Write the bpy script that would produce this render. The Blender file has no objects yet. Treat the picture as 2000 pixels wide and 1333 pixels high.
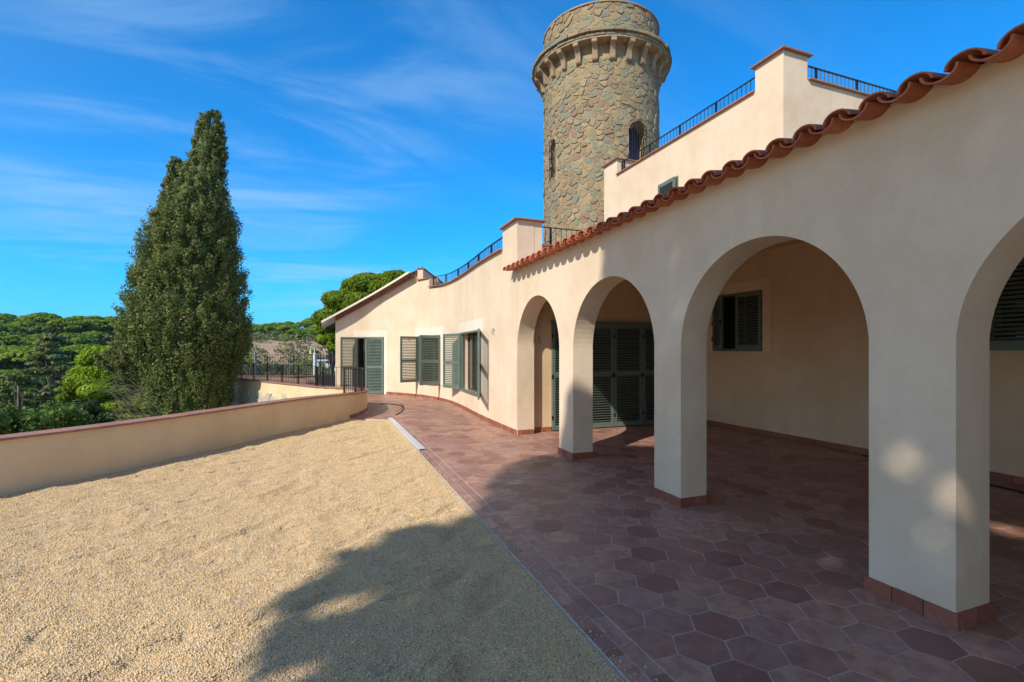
import bpy, bmesh, math, random
import numpy as np
from mathutils import Vector, Matrix, noise

random.seed(7); RNG = np.random.default_rng(7)
SC = bpy.context.scene
COL = SC.collection
PI = math.pi

# ------------------------------------------------------------------ camera, sky, sun, exposure
YAW = math.atan2(363, 950)
cam = bpy.data.objects.new("camera", bpy.data.cameras.new("camera"))
COL.objects.link(cam)
cam.location = (0, 0, 1.6)
cam.rotation_euler = (PI / 2, 0, -YAW)
cam.data.sensor_width = 36
cam.data.lens = 950 / 2000 * 36
cam.data.shift_y = 0.00925
cam.data.clip_start = 0.05
cam.data.clip_end = 12000
SC.camera = cam

SUN_H = Vector((-.848, -.53))            # towards the sun, on the ground plane
SUN_TAN = .80
SUN_E = math.atan(SUN_TAN)
world = bpy.data.worlds.new("World"); SC.world = world; world.use_nodes = True
wn = world.node_tree.nodes; wl = world.node_tree.links
for n in list(wn): wn.remove(n)
def W(t, **k):
    n = wn.new(t)
    for a, b in k.items(): setattr(n, a, b)
    return n
out = W("ShaderNodeOutputWorld"); bg = W("ShaderNodeBackground"); bg.inputs[1].default_value = .115
sky = W("ShaderNodeTexSky", sky_type='NISHITA', sun_disc=False, sun_elevation=SUN_E,
        sun_rotation=math.radians(238), altitude=50, air_density=1.0, dust_density=.2, ozone_density=2.2)
hsv = W("ShaderNodeHueSaturation"); hsv.inputs['Saturation'].default_value = 1.0
hsv.inputs['Hue'].default_value = .5
tc = W("ShaderNodeTexCoord"); sep = W("ShaderNodeSeparateXYZ")
wl.new(tc.outputs['Generated'], sep.inputs[0])
# cirrus: direction projected on a high sheet, stretched noise
def M(op, a, b=None, clamp=False):
    n = W("ShaderNodeMath", operation=op); n.use_clamp = clamp
    for i, v in enumerate((a, b)):
        if v is None: continue
        if hasattr(v, 'links') or hasattr(v, 'is_linked'): wl.new(v, n.inputs[i])
        else: n.inputs[i].default_value = v
    return n.outputs[0]
zc = M('ADD', M('MAXIMUM', sep.outputs[2], 0.0), .22)
cx = M('DIVIDE', sep.outputs[0], zc); cy = M('DIVIDE', sep.outputs[1], zc)
comb = W("ShaderNodeCombineXYZ"); wl.new(cx, comb.inputs[0]); wl.new(cy, comb.inputs[1])
mp = W("ShaderNodeMapping"); mp.inputs['Rotation'].default_value = (0, 0, math.radians(-38)); mp.inputs['Scale'].default_value = (.42, 1.5, 1)
mp.inputs['Location'].default_value = (.35, .2, 0)
wl.new(comb.outputs[0], mp.inputs[0])
n1 = W("ShaderNodeTexNoise"); n1.inputs['Scale'].default_value = 1.7; n1.inputs['Detail'].default_value = 9; n1.inputs['Roughness'].default_value = .62; n1.inputs['Distortion'].default_value = .9
wl.new(mp.outputs[0], n1.inputs['Vector'])
n2 = W("ShaderNodeTexNoise"); n2.inputs['Scale'].default_value = .75; n2.inputs['Detail'].default_value = 3; n2.inputs['Roughness'].default_value = .5
mp2 = W("ShaderNodeMapping"); mp2.inputs['Location'].default_value = (4.6, 1.3, 0); wl.new(comb.outputs[0], mp2.inputs[0]); wl.new(mp2.outputs[0], n2.inputs['Vector'])
def ramp(src, lo, hi):
    r = W("ShaderNodeMapRange", interpolation_type='SMOOTHSTEP'); wl.new(src, r.inputs[0]); r.inputs[1].default_value = lo; r.inputs[2].default_value = hi
    return r.outputs[0]
# more cirrus towards the north-west than the east
west = ramp(M('SUBTRACT', M('MULTIPLY', sep.outputs[1], .45), sep.outputs[0]), -.55, .75)
streak = ramp(n1.outputs[0], .38, .74)
patch = ramp(n2.outputs[0], .33, .60)
cl = M('MULTIPLY', M('MULTIPLY', streak, patch), M('ADD', M('MULTIPLY', west, .85), .08))
veil = M('MULTIPLY', west, ramp(sep.outputs[2], .75, .0))
cl = M('ADD', M('MULTIPLY', cl, .62), M('MULTIPLY', veil, .02), True)
tint = W("ShaderNodeMixRGB", blend_type='MULTIPLY'); tint.inputs[2].default_value = (.02, 1.04, 1.80, 1)
dsun = W("ShaderNodeVectorMath", operation='DOT_PRODUCT'); wl.new(tc.outputs['Generated'], dsun.inputs[0]); dsun.inputs[1].default_value = (SUN_H.x * math.cos(SUN_E), SUN_H.y * math.cos(SUN_E), math.sin(SUN_E))
wl.new(M('SUBTRACT', 1.0, ramp(dsun.outputs['Value'], .0, .75)), tint.inputs[0])      # deep polarised blue away from the sun, plain aureole near it
mix = W("ShaderNodeMixRGB"); mix.inputs[2].default_value = (3.6, 5.6, 7.8, 1)
wl.new(cl, mix.inputs[0]); wl.new(sky.outputs[0], hsv.inputs['Color']); wl.new(hsv.outputs[0], tint.inputs[1]); wl.new(tint.outputs[0], mix.inputs[1])
wl.new(mix.outputs[0], bg.inputs[0]); wl.new(bg.outputs[0], out.inputs[0])

sun = bpy.data.objects.new("sun", bpy.data.lights.new("sun", 'SUN')); COL.objects.link(sun)
sun.data.energy = 4.3; sun.data.angle = math.radians(.55); sun.data.color = (1, .925, .80)
sdir = Vector((SUN_H.x * math.cos(SUN_E), SUN_H.y * math.cos(SUN_E), math.sin(SUN_E)))
sun.rotation_euler = (-sdir).to_track_quat('-Z', 'Y').to_euler()
sun.location = (-20, -15, 30)

SC.view_settings.view_transform = 'Standard'; SC.view_settings.look = 'None'
SC.view_settings.exposure = 0.24; SC.view_settings.gamma = 1; SC.view_settings.use_curve_mapping = False
SC.render.engine = 'CYCLES'
SC.cycles.max_bounces = 8; SC.cycles.diffuse_bounces = 5; SC.cycles.transparent_max_bounces = 8

# ------------------------------------------------------------------ materials
def mat(name, build):
    m = bpy.data.materials.new(name); m.use_nodes = True
    nt = m.node_tree; bs = nt.nodes["Principled BSDF"]
    class K: pass
    k = K(); k.nt = nt; k.bs = bs
    def N(t, **kw):
        n = nt.nodes.new(t)
        for a, b in kw.items(): setattr(n, a, b)
        return n
    def L(a, b): nt.links.new(a, b)
    k.N = N; k.L = L
    k.geo = N("ShaderNodeNewGeometry"); k.oi = N("ShaderNodeObjectInfo")
    def noise_(scale, detail=4, rough=.55, vec=None, stretch=None, dist=0):
        n = N("ShaderNodeTexNoise"); n.inputs['Scale'].default_value = scale; n.inputs['Detail'].default_value = detail
        n.inputs['Roughness'].default_value = rough; n.inputs['Distortion'].default_value = dist
        v = vec or k.geo.outputs['Position']
        if stretch:
            mp = N("ShaderNodeMapping"); mp.inputs['Scale'].default_value = stretch; L(v, mp.inputs[0]); v = mp.outputs[0]
        L(v, n.inputs['Vector']); return n.outputs[0]
    def mr(src, a, b, c=0, d=1, smooth=True):
        n = N("ShaderNodeMapRange"); n.interpolation_type = 'SMOOTHSTEP' if smooth else 'LINEAR'
        L(src, n.inputs[0])
        for i, v in enumerate((a, b, c, d)): n.inputs[i + 1].default_value = v
        return n.outputs[0]
    def mixc(f, a, b, blend='MIX'):
        n = N("ShaderNodeMixRGB", blend_type=blend)
        for i, v in enumerate((f, a, b)):
            if hasattr(v, 'is_linked'): L(v, n.inputs[i])
            elif i == 0: n.inputs[0].default_value = v
            else: n.inputs[i].default_value = (*v, 1)
        return n.outputs[0]
    def math_(op, a, b):
        n = N("ShaderNodeMath", operation=op)
        for i, v in enumerate((a, b)):
            if hasattr(v, 'is_linked'): L(v, n.inputs[i])
            else: n.inputs[i].default_value = v
        return n.outputs[0]
    def rnd():
        return math_('FRACT', math_('ADD', k.oi.outputs['Random'], k.geo.outputs['Random Per Island']), 0)
    def bump(h, strength, dist, prev=None):
        b = N("ShaderNodeBump"); b.inputs['Strength'].default_value = strength; b.inputs['Distance'].default_value = dist
        L(h, b.inputs['Height'])
        if prev: L(prev, b.inputs['Normal'])
        L(b.outputs[0], bs.inputs['Normal']); return b.outputs[0]
    def ramp_(src, stops):
        r = N("ShaderNodeValToRGB"); L(src, r.inputs[0]); e = r.color_ramp.elements
        while len(e) < len(stops): e.new(.5)
        for i, (p, c) in enumerate(stops): e[i].position = p; e[i].color = (*c, 1)
        return r.outputs[0]
    k.noise = noise_; k.mr = mr; k.mixc = mixc; k.math = math_; k.rnd = rnd; k.bump = bump; k.ramp = ramp_
    k.col = lambda c: L(c, bs.inputs['Base Color'])
    bs.inputs['Roughness'].default_value = .8
    build(k)
    return m

def plaster(c, streak=1.0, depth=.9):
    def b(k):
        c2 = tuple(x * y for x, y in zip(c, (.86, .83, .775)))
        a = k.mixc(k.mr(k.noise(1.1, 5, .6), .35, .72), c, c2)
        s = k.mr(k.noise(2.2, 4, .6, stretch=(1, 1, .16)), .42, .75, 0, .75 * streak)
        a = k.mixc(s, a, tuple(x * y for x, y in zip(c, (.86, .84, .80))))
        a = k.mixc(k.mr(k.noise(28, 3, .6), .35, .7, 0, .18), a, tuple(min(1, x * 1.07) for x in c))
        k.col(a); k.bs.inputs['Roughness'].default_value = .92
        n = k.bump(k.noise(150, 3, .6), .25, .004)
        k.bump(k.noise(4.5, 4, .55), .35 * depth, .03, n)
    return b
M_PLASTER = mat("plaster_cream", plaster((.785, .635, .475)))
M_PARAPET = mat("plaster_ochre", plaster((.81, .61, .375), .8))
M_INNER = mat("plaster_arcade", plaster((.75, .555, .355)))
M_SURR = mat("plaster_pale_surround", plaster((.80, .64, .46), .4, .4))
M_TRIM = mat("plaster_white_trim", plaster((.82, .73, .62), .4, .4))
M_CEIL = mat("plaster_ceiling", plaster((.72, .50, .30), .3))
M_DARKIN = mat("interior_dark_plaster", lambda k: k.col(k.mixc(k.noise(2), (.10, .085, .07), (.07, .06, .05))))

def floor_tile(k):
    r = k.rnd()
    base = k.ramp(r, [(0, (.25, .115, .085)), (.25, (.39, .19, .135)), (.5, (.48, .275, .20)), (.7, (.31, .16, .125)), (.85, (.43, .25, .20)), (1, (.52, .285, .185))])
    v = k.N("ShaderNodeVectorMath", operation='MULTIPLY_ADD')
    k.L(k.geo.outputs['Position'], v.inputs[0]); v.inputs[1].default_value = (1, 1, 1)
    cb = k.N("ShaderNodeCombineXYZ"); k.L(k.math('MULTIPLY', r, 37.0), cb.inputs[2]); k.L(cb.outputs[0], v.inputs[2])
    nz = k.noise(9, 5, .65, v.outputs[0], dist=.6)
    c = k.mixc(k.mr(nz, .35, .7, 0, .75), base, (.24, .12, .095))
    nz2 = k.noise(4.2, 6, .7, v.outputs[0], stretch=(1, 1.6, 1), dist=.4)
    c = k.mixc(k.mr(nz2, .46, .76, 0, .5), c, (.46, .29, .24))      # pale cement haze left on the tiles
    sp = k.noise(160, 2, .6)
    c = k.mixc(k.mr(sp, .66, .74, 0, .35), c, (.32, .28, .26))
    k.col(c)
    k.L(k.mr(nz2, .3, .7, .34, .58), k.bs.inputs['Roughness'])
    k.bs.inputs['Specular IOR Level'].default_value = .42
    n = k.bump(k.noise(14, 3, .5), .18, .01)
    k.bump(k.noise(220, 2, .5), .1, .002, n)
M_TILE = mat("terracotta_floor_tile", floor_tile)
M_GROUT = mat("grout", lambda k: (k.col(k.mixc(k.mr(k.noise(40), .3, .7), (.44, .40, .38), (.58, .54, .51))), k.bump(k.noise(200), .3, .002)))
def brick_red(c1, c2):
    def b(k):
        c = k.mixc(k.rnd(), c1, c2)
        c = k.mixc(k.mr(k.noise(22, 5, .65), .4, .75, 0, .6), c, tuple(x * .62 for x in c1))
        c = k.mixc(k.mr(k.noise(6, 4, .6), .55, .8, 0, .35), c, (.45, .33, .28))
        k.col(c); k.bs.inputs['Roughness'].default_value = .7
        k.bump(k.noise(60, 3), .2, .004)
    return b
M_SKIRT = mat("terracotta_skirting", brick_red((.27, .088, .052), (.36, .135, .082)))
M_COPE = mat("terracotta_coping", brick_red((.33, .155, .11), (.42, .215, .155)))
M_ROOFTILE = mat("clay_roof_tile", brick_red((.38, .10, .042), (.54, .17, .075)))
M_GENOISE = mat("old_clay_cornice", brick_red((.34, .17, .11), (.46, .27, .18)))

def shutter_paint(k):
    c = k.mixc(k.mr(k.noise(5, 3), .3, .7), (.115, .160, .132), (.138, .186, .154))
    k.col(c); k.bs.inputs['Roughness'].default_value = .48
    k.bump(k.noise(90, 2, .5, stretch=(1, 1, .2)), .08, .002)
M_GREEN = mat("green_shutter_paint", shutter_paint)
def plain(c, rough=.5, metal=0, var=.12, sc=12):
    def b(k):
        k.col(k.mixc(k.mr(k.noise(sc, 3), .3, .7), c, tuple(x * (1 - var * 2) for x in c)))
        k.bs.inputs['Roughness'].default_value = rough; k.bs.inputs['Metallic'].default_value = metal
    return b
M_IRON = mat("black_iron", plain((.022, .022, .024), .45, .3))
M_GREYMETAL = mat("grey_galvanised_metal", plain((.38, .40, .42), .4, .7))
M_ALU = mat("brushed_aluminium", plain((.82, .86, .90), .35, .45, .06, 40))
M_WHITEPOLE = mat("white_painted_metal", plain((.75, .77, .78), .4))
M_RUBBER = mat("black_rubber", plain((.015, .015, .016), .55))
M_BLUE = mat("blue_painted_wood", plain((.03, .045, .16), .5))
M_WHITEWALL = mat("white_render_wall", plain((.78, .78, .76), .9))
M_HOLE = mat("dark_interior", plain((.02, .018, .016), .9))
M_FRAME = mat("dark_window_frame", plain((.10, .085, .06), .5))
def glass(k):
    k.bs.inputs['Base Color'].default_value = (.02, .022, .024, 1); k.bs.inputs['Roughness'].default_value = .03
    k.bs.inputs['Specular IOR Level'].default_value = .6
M_GLASS = mat("dark_window_glass", glass)

def stone(k):
    r = k.rnd()
    base = k.ramp(r, [(0, (.29, .215, .12)), (.20, (.36, .27, .145)), (.36, (.25, .24, .165)), (.5, (.32, .275, .18)), (.64, (.21, .235, .18)), (.74, (.37, .27, .14)), (.84, (.28, .185, .12)), (.93, (.40, .31, .18))])
    base.node.color_ramp.interpolation = 'CONSTANT'
    c = k.mixc(k.mr(k.noise(9, 5, .65), .35, .7, 0, .55), base, (.19, .165, .125))
    c = k.mixc(k.mr(k.noise(26, 4, .6), .5, .75, 0, .5), c, (.40, .35, .27))
    k.col(c); k.bs.inputs['Roughness'].default_value = .93
    n = k.bump(k.noise(60, 4, .65), .5, .012)
    k.bump(k.noise(14, 4, .6), .6, .03, n)
M_STONE = mat("rubble_stone", stone)
M_STONE2 = mat("pale_rubble_stone", brick_red((.50, .45, .37), (.60, .55, .46)))
def mortar(k):
    c = k.mixc(k.mr(k.noise(3, 4), .35, .7), (.44, .335, .19), (.33, .25, .145))
    k.col(k.mixc(k.mr(k.noise(40, 3), .4, .7, 0, .5), c, (.28, .24, .17)))
    k.bump(k.noise(45, 4), .5, .02)
M_MORTAR = mat("lime_mortar", mortar)
def sandstone(k):
    c = k.mixc(k.mr(k.noise(7, 5), .35, .7), (.40, .30, .18), (.29, .22, .14))
    k.col(k.mixc(k.mr(k.noise(50, 3), .45, .7, 0, .5), c, (.22, .18, .13)))
    k.bump(k.noise(70, 4, .6), .5, .01)
M_SAND = mat("carved_sandstone", sandstone)

def gravel_mat(k):
    p = k.geo.outputs['Position']
    v = k.N("ShaderNodeTexVoronoi"); v.inputs['Scale'].default_value = 115; k.L(p, v.inputs['Vector'])
    sepc = k.N("ShaderNodeSeparateColor"); k.L(v.outputs['Color'], sepc.inputs[0])
    c = k.ramp(sepc.outputs[0], [(0, (.62, .42, .20)), (.35, (.74, .53, .28)), (.6, (.80, .60, .34)), (.8, (.66, .50, .32)), (.93, (.83, .71, .48)), (1, (.38, .30, .23))])
    c = k.mixc(k.mr(v.outputs['Distance'], .25, .62, 0, .40), c, (.36, .25, .14))
    c = k.mixc(k.mr(k.noise(1.3, 5, .6), .4, .7, 0, .25), c, (.62, .48, .31))
    k.col(c); k.bs.inputs['Roughness'].default_value = .9
    inv = k.math('SUBTRACT', 1.0, v.outputs['Distance'])
    n = k.bump(inv, .9, .006)
    k.bump(k.noise(14, 5, .7), .5, .03, n)
M_GRAVEL = mat("beige_gravel", gravel_mat)
def pebble_mat(k):
    r = k.oi.outputs['Random']
    c = k.ramp(r, [(0, (.62, .41, .18)), (.3, (.75, .53, .265)), (.55, (.81, .60, .32)), (.74, (.57, .45, .31)), (.84, (.86, .73, .52)), (.91, (.26, .22, .19)), (1, (.56, .46, .36))])
    k.col(c); k.bs.inputs['Roughness'].default_value = .85
M_PEBBLE = mat("beige_pebble", pebble_mat)

def leaf_mat(name, c1, c2, c3=None, trans=.25, sc=.9):
    def b(k):
        r = k.geo.outputs['Random Per Island']
        c = k.mixc(r, c1, c2)
        hs = k.N("ShaderNodeHueSaturation"); k.L(c, hs.inputs['Color'])
        k.L(k.mr(k.oi.outputs['Random'], 0, 1, .82, 1.2, False), hs.inputs['Value']); c = hs.outputs[0]
        c = k.mixc(k.mr(k.noise(sc, 3), .35, .7, 0, .6), c, tuple(x * .72 for x in c1))
        if c3: c = k.mixc(k.mr(r, .90, .93, 0, .8), c, c3)
        k.col(c); k.bs.inputs['Roughness'].default_value = .6; k.bs.inputs['Specular IOR Level'].default_value = .25
        tr = k.N("ShaderNodeBsdfTranslucent"); k.L(c, tr.inputs[0]); mx = k.N("ShaderNodeMixShader"); mx.inputs[0].default_value = trans
        o = k.nt.nodes["Material Output"]; k.L(k.bs.outputs[0], mx.inputs[1]); k.L(tr.outputs[0], mx.inputs[2]); k.L(mx.outputs[0], o.inputs[0])
    return mat(name, b)
M_CYP = leaf_mat("cypress_foliage", (.135, .180, .050), (.25, .315, .085), (.34, .25, .12), .38, 1.6)
M_CYPTWIG = mat("dry_twigs", plain((.16, .13, .09), .9))
M_PINE = leaf_mat("pine_foliage", (.17, .27, .022), (.26, .37, .03), None, .35, .3)
M_PINE2 = leaf_mat("sunny_pine_foliage", (.20, .31, .015), (.28, .40, .025), None, .4, 1.0)
M_BROAD = leaf_mat("broadleaf_foliage", (.085, .16, .028), (.15, .25, .045), None, .3, .8)
M_DULL = leaf_mat("olive_scrub_foliage", (.13, .17, .055), (.21, .25, .085), (.24, .19, .10), .2, .8)
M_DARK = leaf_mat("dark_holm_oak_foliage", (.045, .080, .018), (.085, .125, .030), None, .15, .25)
M_REED = leaf_mat("cane_reed", (.15, .165, .075), (.23, .235, .12), None, .3, .3)
M_BARK = mat("bark", lambda k: (k.col(k.mixc(k.mr(k.noise(9, 4, .6, stretch=(1, 1, .3)), .3, .7), (.10, .075, .055), (.20, .155, .12))), k.bump(k.noise(20, 4, stretch=(1, 1, .3)), .8, .05)))

def ground_mat(k):
    c = k.mixc(k.mr(k.noise(.12, 6, .65), .35, .65), (.075, .075, .035), (.14, .115, .065))
    c = k.mixc(k.mr(k.noise(1.5, 4, .65), .45, .7, 0, .7), c, (.05, .06, .025))
    a = k.N("ShaderNodeAttribute", attribute_name="soil")
    soil = k.mixc(k.mr(k.noise(.45, 6, .65, dist=1.0), .35, .7), (.40, .285, .19), (.28, .20, .135))
    c = k.mixc(k.mr(k.math('ADD', a.outputs['Fac'], k.math('MULTIPLY', k.noise(.25, 5, .6), .5)), .62, .82), c, soil)
    k.col(c); k.bs.inputs['Roughness'].default_value = .95
    k.bump(k.noise(1.2, 6, .7), .8, .3)
M_GROUND = mat("hillside_ground", ground_mat)
def mountain_mat(k):
    k.col(k.mixc(k.mr(k.noise(.012, 6, .6), .35, .65), (.035, .06, .03), (.06, .085, .04))); k.bs.inputs['Roughness'].default_value = 1
M_MOUNT = mat("wooded_mountain", mountain_mat)

# ------------------------------------------------------------------ helpers
def link_mesh(name, me, m, parent=None, loc=None):
    o = bpy.data.objects.new(name, me); COL.objects.link(o)
    if m is not None and not me.materials: me.materials.append(m)
    if parent: o.parent = parent
    if loc: o.location = loc
    return o
def obj(name, bm, m, parent=None, smooth=False, recalc=True):
    if recalc: bmesh.ops.recalc_face_normals(bm, faces=bm.faces)
    me = bpy.data.meshes.new(name); bm.to_mesh(me); bm.free()
    if smooth:
        for p in me.polygons: p.use_smooth = True
    return link_mesh(name, me, m, parent)
def np_mesh(name, verts, faces):
    """verts (n,3), faces (m,4) or (m,3)"""
    verts = np.asarray(verts, dtype=np.float32); faces = np.asarray(faces, dtype=np.int32); k = faces.shape[1]
    me = bpy.data.meshes.new(name)
    me.vertices.add(len(verts)); me.vertices.foreach_set("co", verts.ravel())
    me.loops.add(faces.size); me.loops.foreach_set("vertex_index", faces.ravel())
    me.polygons.add(len(faces)); me.polygons.foreach_set("loop_start", np.arange(0, faces.size, k, dtype=np.int32))
    me.polygons.foreach_set("loop_total", np.full(len(faces), k, dtype=np.int32))
    me.update(calc_edges=True); me.validate()
    return me
def tag(o, label=None, cat=None, group=None, kind=None):
    if label: o['label'] = label
    if cat: o['category'] = cat
    if group: o['group'] = group
    if kind: o['kind'] = kind
    return o
def empty(name, loc=(0, 0, 0), rz=0, parent=None):
    o = bpy.data.objects.new(name, None); COL.objects.link(o); o.location = loc; o.rotation_euler = (0, 0, rz); o.empty_display_size = .2
    if parent: o.parent = parent
    return o
def copy_tree(o, parent=None):
    c = o.copy(); COL.objects.link(c); c.parent = parent
    for ch in list(o.children): copy_tree(ch, c)
    return c
def box(bm, a, b, mtx=None, taper=None):
    vs = []
    for x, y, z in ((0, 0, 0), (1, 0, 0), (1, 1, 0), (0, 1, 0), (0, 0, 1), (1, 0, 1), (1, 1, 1), (0, 1, 1)):
        v = Vector((b[0] if x else a[0], b[1] if y else a[1], b[2] if z else a[2]))
        if mtx: v = mtx @ v
        vs.append(bm.verts.new(v))
    for f in ((0, 3, 2, 1), (4, 5, 6, 7), (0, 1, 5, 4), (1, 2, 6, 5), (2, 3, 7, 6), (3, 0, 4, 7)):
        bm.faces.new([vs[i] for i in f])
def tube(bm, pts, r, n=6, cap=True):
    pts = [Vector(p) for p in pts]; rs = r if isinstance(r, (list, tuple)) else [r] * len(pts)
    rings = []
    for i, p in enumerate(pts):
        d = (pts[min(i + 1, len(pts) - 1)] - pts[max(i - 1, 0)]).normalized()
        u = d.cross(Vector((0, 0, 1)));
        if u.length < .05: u = Vector((1, 0, 0))
        u.normalize(); w = d.cross(u)
        rings.append([bm.verts.new(p + (u * math.cos(t) + w * math.sin(t)) * rs[i]) for t in [2 * PI * j / n for j in range(n)]])
    for a, b in zip(rings, rings[1:]):
        for j in range(n): bm.faces.new((a[j], a[(j + 1) % n], b[(j + 1) % n], b[j]))
    if cap:
        bm.faces.new(rings[0][::-1]); bm.faces.new(rings[-1])
def prism(bm, pts, z0, z1):
    lo = [bm.verts.new((p[0], p[1], z0)) for p in pts]; hi = [bm.verts.new((p[0], p[1], z1)) for p in pts]
    n = len(pts)
    bm.faces.new(lo[::-1]); bm.faces.new(hi)
    for i in range(n): bm.faces.new((lo[i], lo[(i + 1) % n], hi[(i + 1) % n], hi[i]))

def catmull(P, step=.08):
    P = [Vector(p) for p in P]; out_ = []
    Q = [P[0] * 2 - P[1]] + P + [P[-1] * 2 - P[-2]]
    for i in range(1, len(Q) - 2):
        a, b, c, d = Q[i - 1:i + 3]; n = max(2, int((c - b).length / step))
        for j in range(n):
            t = j / n
            out_.append(.5 * ((2 * b) + (c - a) * t + (2 * a - 5 * b + 4 * c - d) * t * t + (3 * b - a - 3 * c + d) * t ** 3))
    out_.append(P[-1]); return out_
class Path:
    """polyline in plan with arc length; left normal is the outside"""
    def __init__(s, pts):
        s.p = [Vector((q[0], q[1])) for q in pts]; s.L = [0]
        for a, b in zip(s.p, s.p[1:]): s.L.append(s.L[-1] + (b - a).length)
        s.len = s.L[-1]
    def at(s, d, off=0):
        d = max(0, min(s.len, d)); i = 0
        import bisect
        i = min(max(bisect.bisect_right(s.L, d) - 1, 0), len(s.p) - 2)
        t = (d - s.L[i]) / max(1e-9, s.L[i + 1] - s.L[i])
        q = s.p[i].lerp(s.p[i + 1], t)
        if off:
            j0 = max(i - 1, 0); j1 = min(i + 2, len(s.p) - 1)
            dd = (s.p[j1] - s.p[j0]).normalized()
            q = q + Vector((-dd.y, dd.x)) * off
        return q
    def dirn(s, d):
        e = .05
        return (s.at(min(d + e, s.len)) - s.at(max(d - e, 0))).normalized()
    def near(s, x, y):
        best = (9e9, 0); n = int(s.len / .01)
        for i in range(n + 1):
            q = s.at(i * .01); e = (q.x - x) ** 2 + (q.y - y) ** 2
            if e < best[0]: best = (e, i * .01)
        return best[1]

def strip_wall(bm, path, stations, solids, thick, off=0):
    """solids(d, side) -> list of (z0, z1) just beside station d (side -1/+1); faces outside, inside, edges, jambs"""
    V = {}
    def v(i, k, z):
        key = (i, k, round(z, 5))
        if key not in V:
            q = path.at(stations[i], off - (thick if k else 0)); V[key] = bm.verts.new((q.x, q.y, z))
        return V[key]
    def cut(ivs):
        s_ = []
        for a, b in ivs: s_ += [a, b]
        return s_
    for i in range(len(stations) - 1):
        A = solids(stations[i], 1); B = solids(stations[i + 1], -1)
        for (a0, a1), (b0, b1) in zip(A, B):
            for k in (0, 1):
                q = [v(i, k, a0), v(i + 1, k, b0), v(i + 1, k, b1), v(i, k, a1)]
                q = list(dict.fromkeys(q))
                if len(q) > 2: bm.faces.new(q)
            for z_a, z_b in ((a0, b0), (a1, b1)):
                bm.faces.new((v(i, 0, z_a), v(i + 1, 0, z_b), v(i + 1, 1, z_b), v(i, 1, z_a)))
    for i in range(len(stations)):
        A = solids(stations[i], -1) if i else []; B = solids(stations[i], 1) if i < len(stations) - 1 else []
        zs = sorted(set(round(z, 5) for z in cut(A) + cut(B)))
        for a, b in zip(zs, zs[1:]):
            m_ = (a + b) / 2
            if b - a < 1e-4: continue
            ina = any(p < m_ < q for p, q in A); inb = any(p < m_ < q for p, q in B)
            if ina != inb:
                try: bm.faces.new((v(i, 0, a), v(i, 0, b), v(i, 1, b), v(i, 1, a)))
                except ValueError: pass
def stations_of(L, step, must=()):
    s_ = set(round(x, 5) for x in must if 0 <= x <= L)
    n = int(L / step)
    for i in range(n + 1):
        d = i * L / n
        if all(abs(d - m_) > step * .2 for m_ in must) or i in (0, n): s_.add(round(d, 5))
    return sorted(s_)

def sweep_pieces(name, path, d0, d1, piece, prof, m, parent, gap=.004, zf=None, jit=.0015, sub=None):
    """tiles laid end to end along a path; prof = (offset out, offset in, z0, z1)"""
    o0, o1, z0, z1 = prof; n = max(1, round((d1 - d0) / piece)); w = (d1 - d0) / n; made = []
    for i in range(n):
        a = d0 + i * w + gap / 2; b = a + w - gap; bm = bmesh.new()
        za = zf(a) if zf else 0; zb = zf(b) if zf else 0; j = random.uniform(-jit, jit)
        pa0, pa1, pb0, pb1 = path.at(a, o0 + j), path.at(a, o1), path.at(b, o0 + j), path.at(b, o1)
        c = []
        for q, z in ((pa0, za), (pb0, zb), (pb1, zb), (pa1, za)):
            c.append((bm.verts.new((q.x, q.y, z + z0)), bm.verts.new((q.x, q.y, z + z1 + j))))
        bm.faces.new([x[0] for x in c]); bm.faces.new([x[1] for x in c])
        for k in range(4): bm.faces.new((c[k][0], c[(k + 1) % 4][0], c[(k + 1) % 4][1], c[k][1]))
        made.append(obj(name, bm, m, parent))
    return made

# ================================================================== THE GROUND
Rv = random.Random(3)
def smooth(a, b, x):
    t = min(1, max(0, (x - a) / (b - a))); return t * t * (3 - 2 * t)
def terrain_h(x, y):
    r = math.hypot(x, y); az = math.degrees(math.atan2(x, y)) if r > .01 else 0
    base = -3.4 - 2.6 * smooth(12, 32, r) - 3.4 * smooth(30, 60, r)
    # left hill
    wl_ = smooth(-8.5, -14, az) * smooth(-75, -50, az)
    hill = 14.6 * smooth(66, 215, r) * (1 - .35 * smooth(260, 600, r))
    # centre-right hill with an earth cutting
    wr_ = smooth(-10.5, -8.2, az) * smooth(60, 40, az)
    hr = 3.0 * smooth(84, 110, r) + 5.6 * smooth(112, 137, r) + (1 + 5.8 * smooth(-7, 1, az)) * smooth(140, 230, r)
    base_c = -3.6 - .8 * smooth(20, 60, r)
    gap = 1 - max(wl_, wr_)
    hg = 7.0 * smooth(70, 200, r)
    z = base * (1 - wr_) + base_c * wr_ + wl_ * hill + wr_ * hr + gap * hg * smooth(-100, -20, -abs(az) + 10)
    if abs(az) > 75: z = base + 5 * smooth(60, 300, r)
    n_ = noise.noise(Vector((x * .02, y * .02, 1.3))) * 2.2 + noise.noise(Vector((x * .08, y * .08, 4.3))) * .5
    ero = wr_ * smooth(104, 114, r) * smooth(148, 138, r)
    return z + n_ * smooth(20, 90, r) + ero * (1.3 * noise.noise(Vector((x * .16, y * .16, 8))) + .8 * abs(noise.noise(Vector((x * .35, y * .1, 3)))))
def axis_pts(lo, hi, fine_lo, fine_hi, step):
    xs = list(np.arange(fine_lo, fine_hi + .1, step)); d = step; x = fine_hi
    while x < hi: d *= 1.35; x += d; xs.append(x)
    d = step; x = fine_lo
    while x > lo: d *= 1.35; x -= d; xs.insert(0, x)
    return xs
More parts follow.
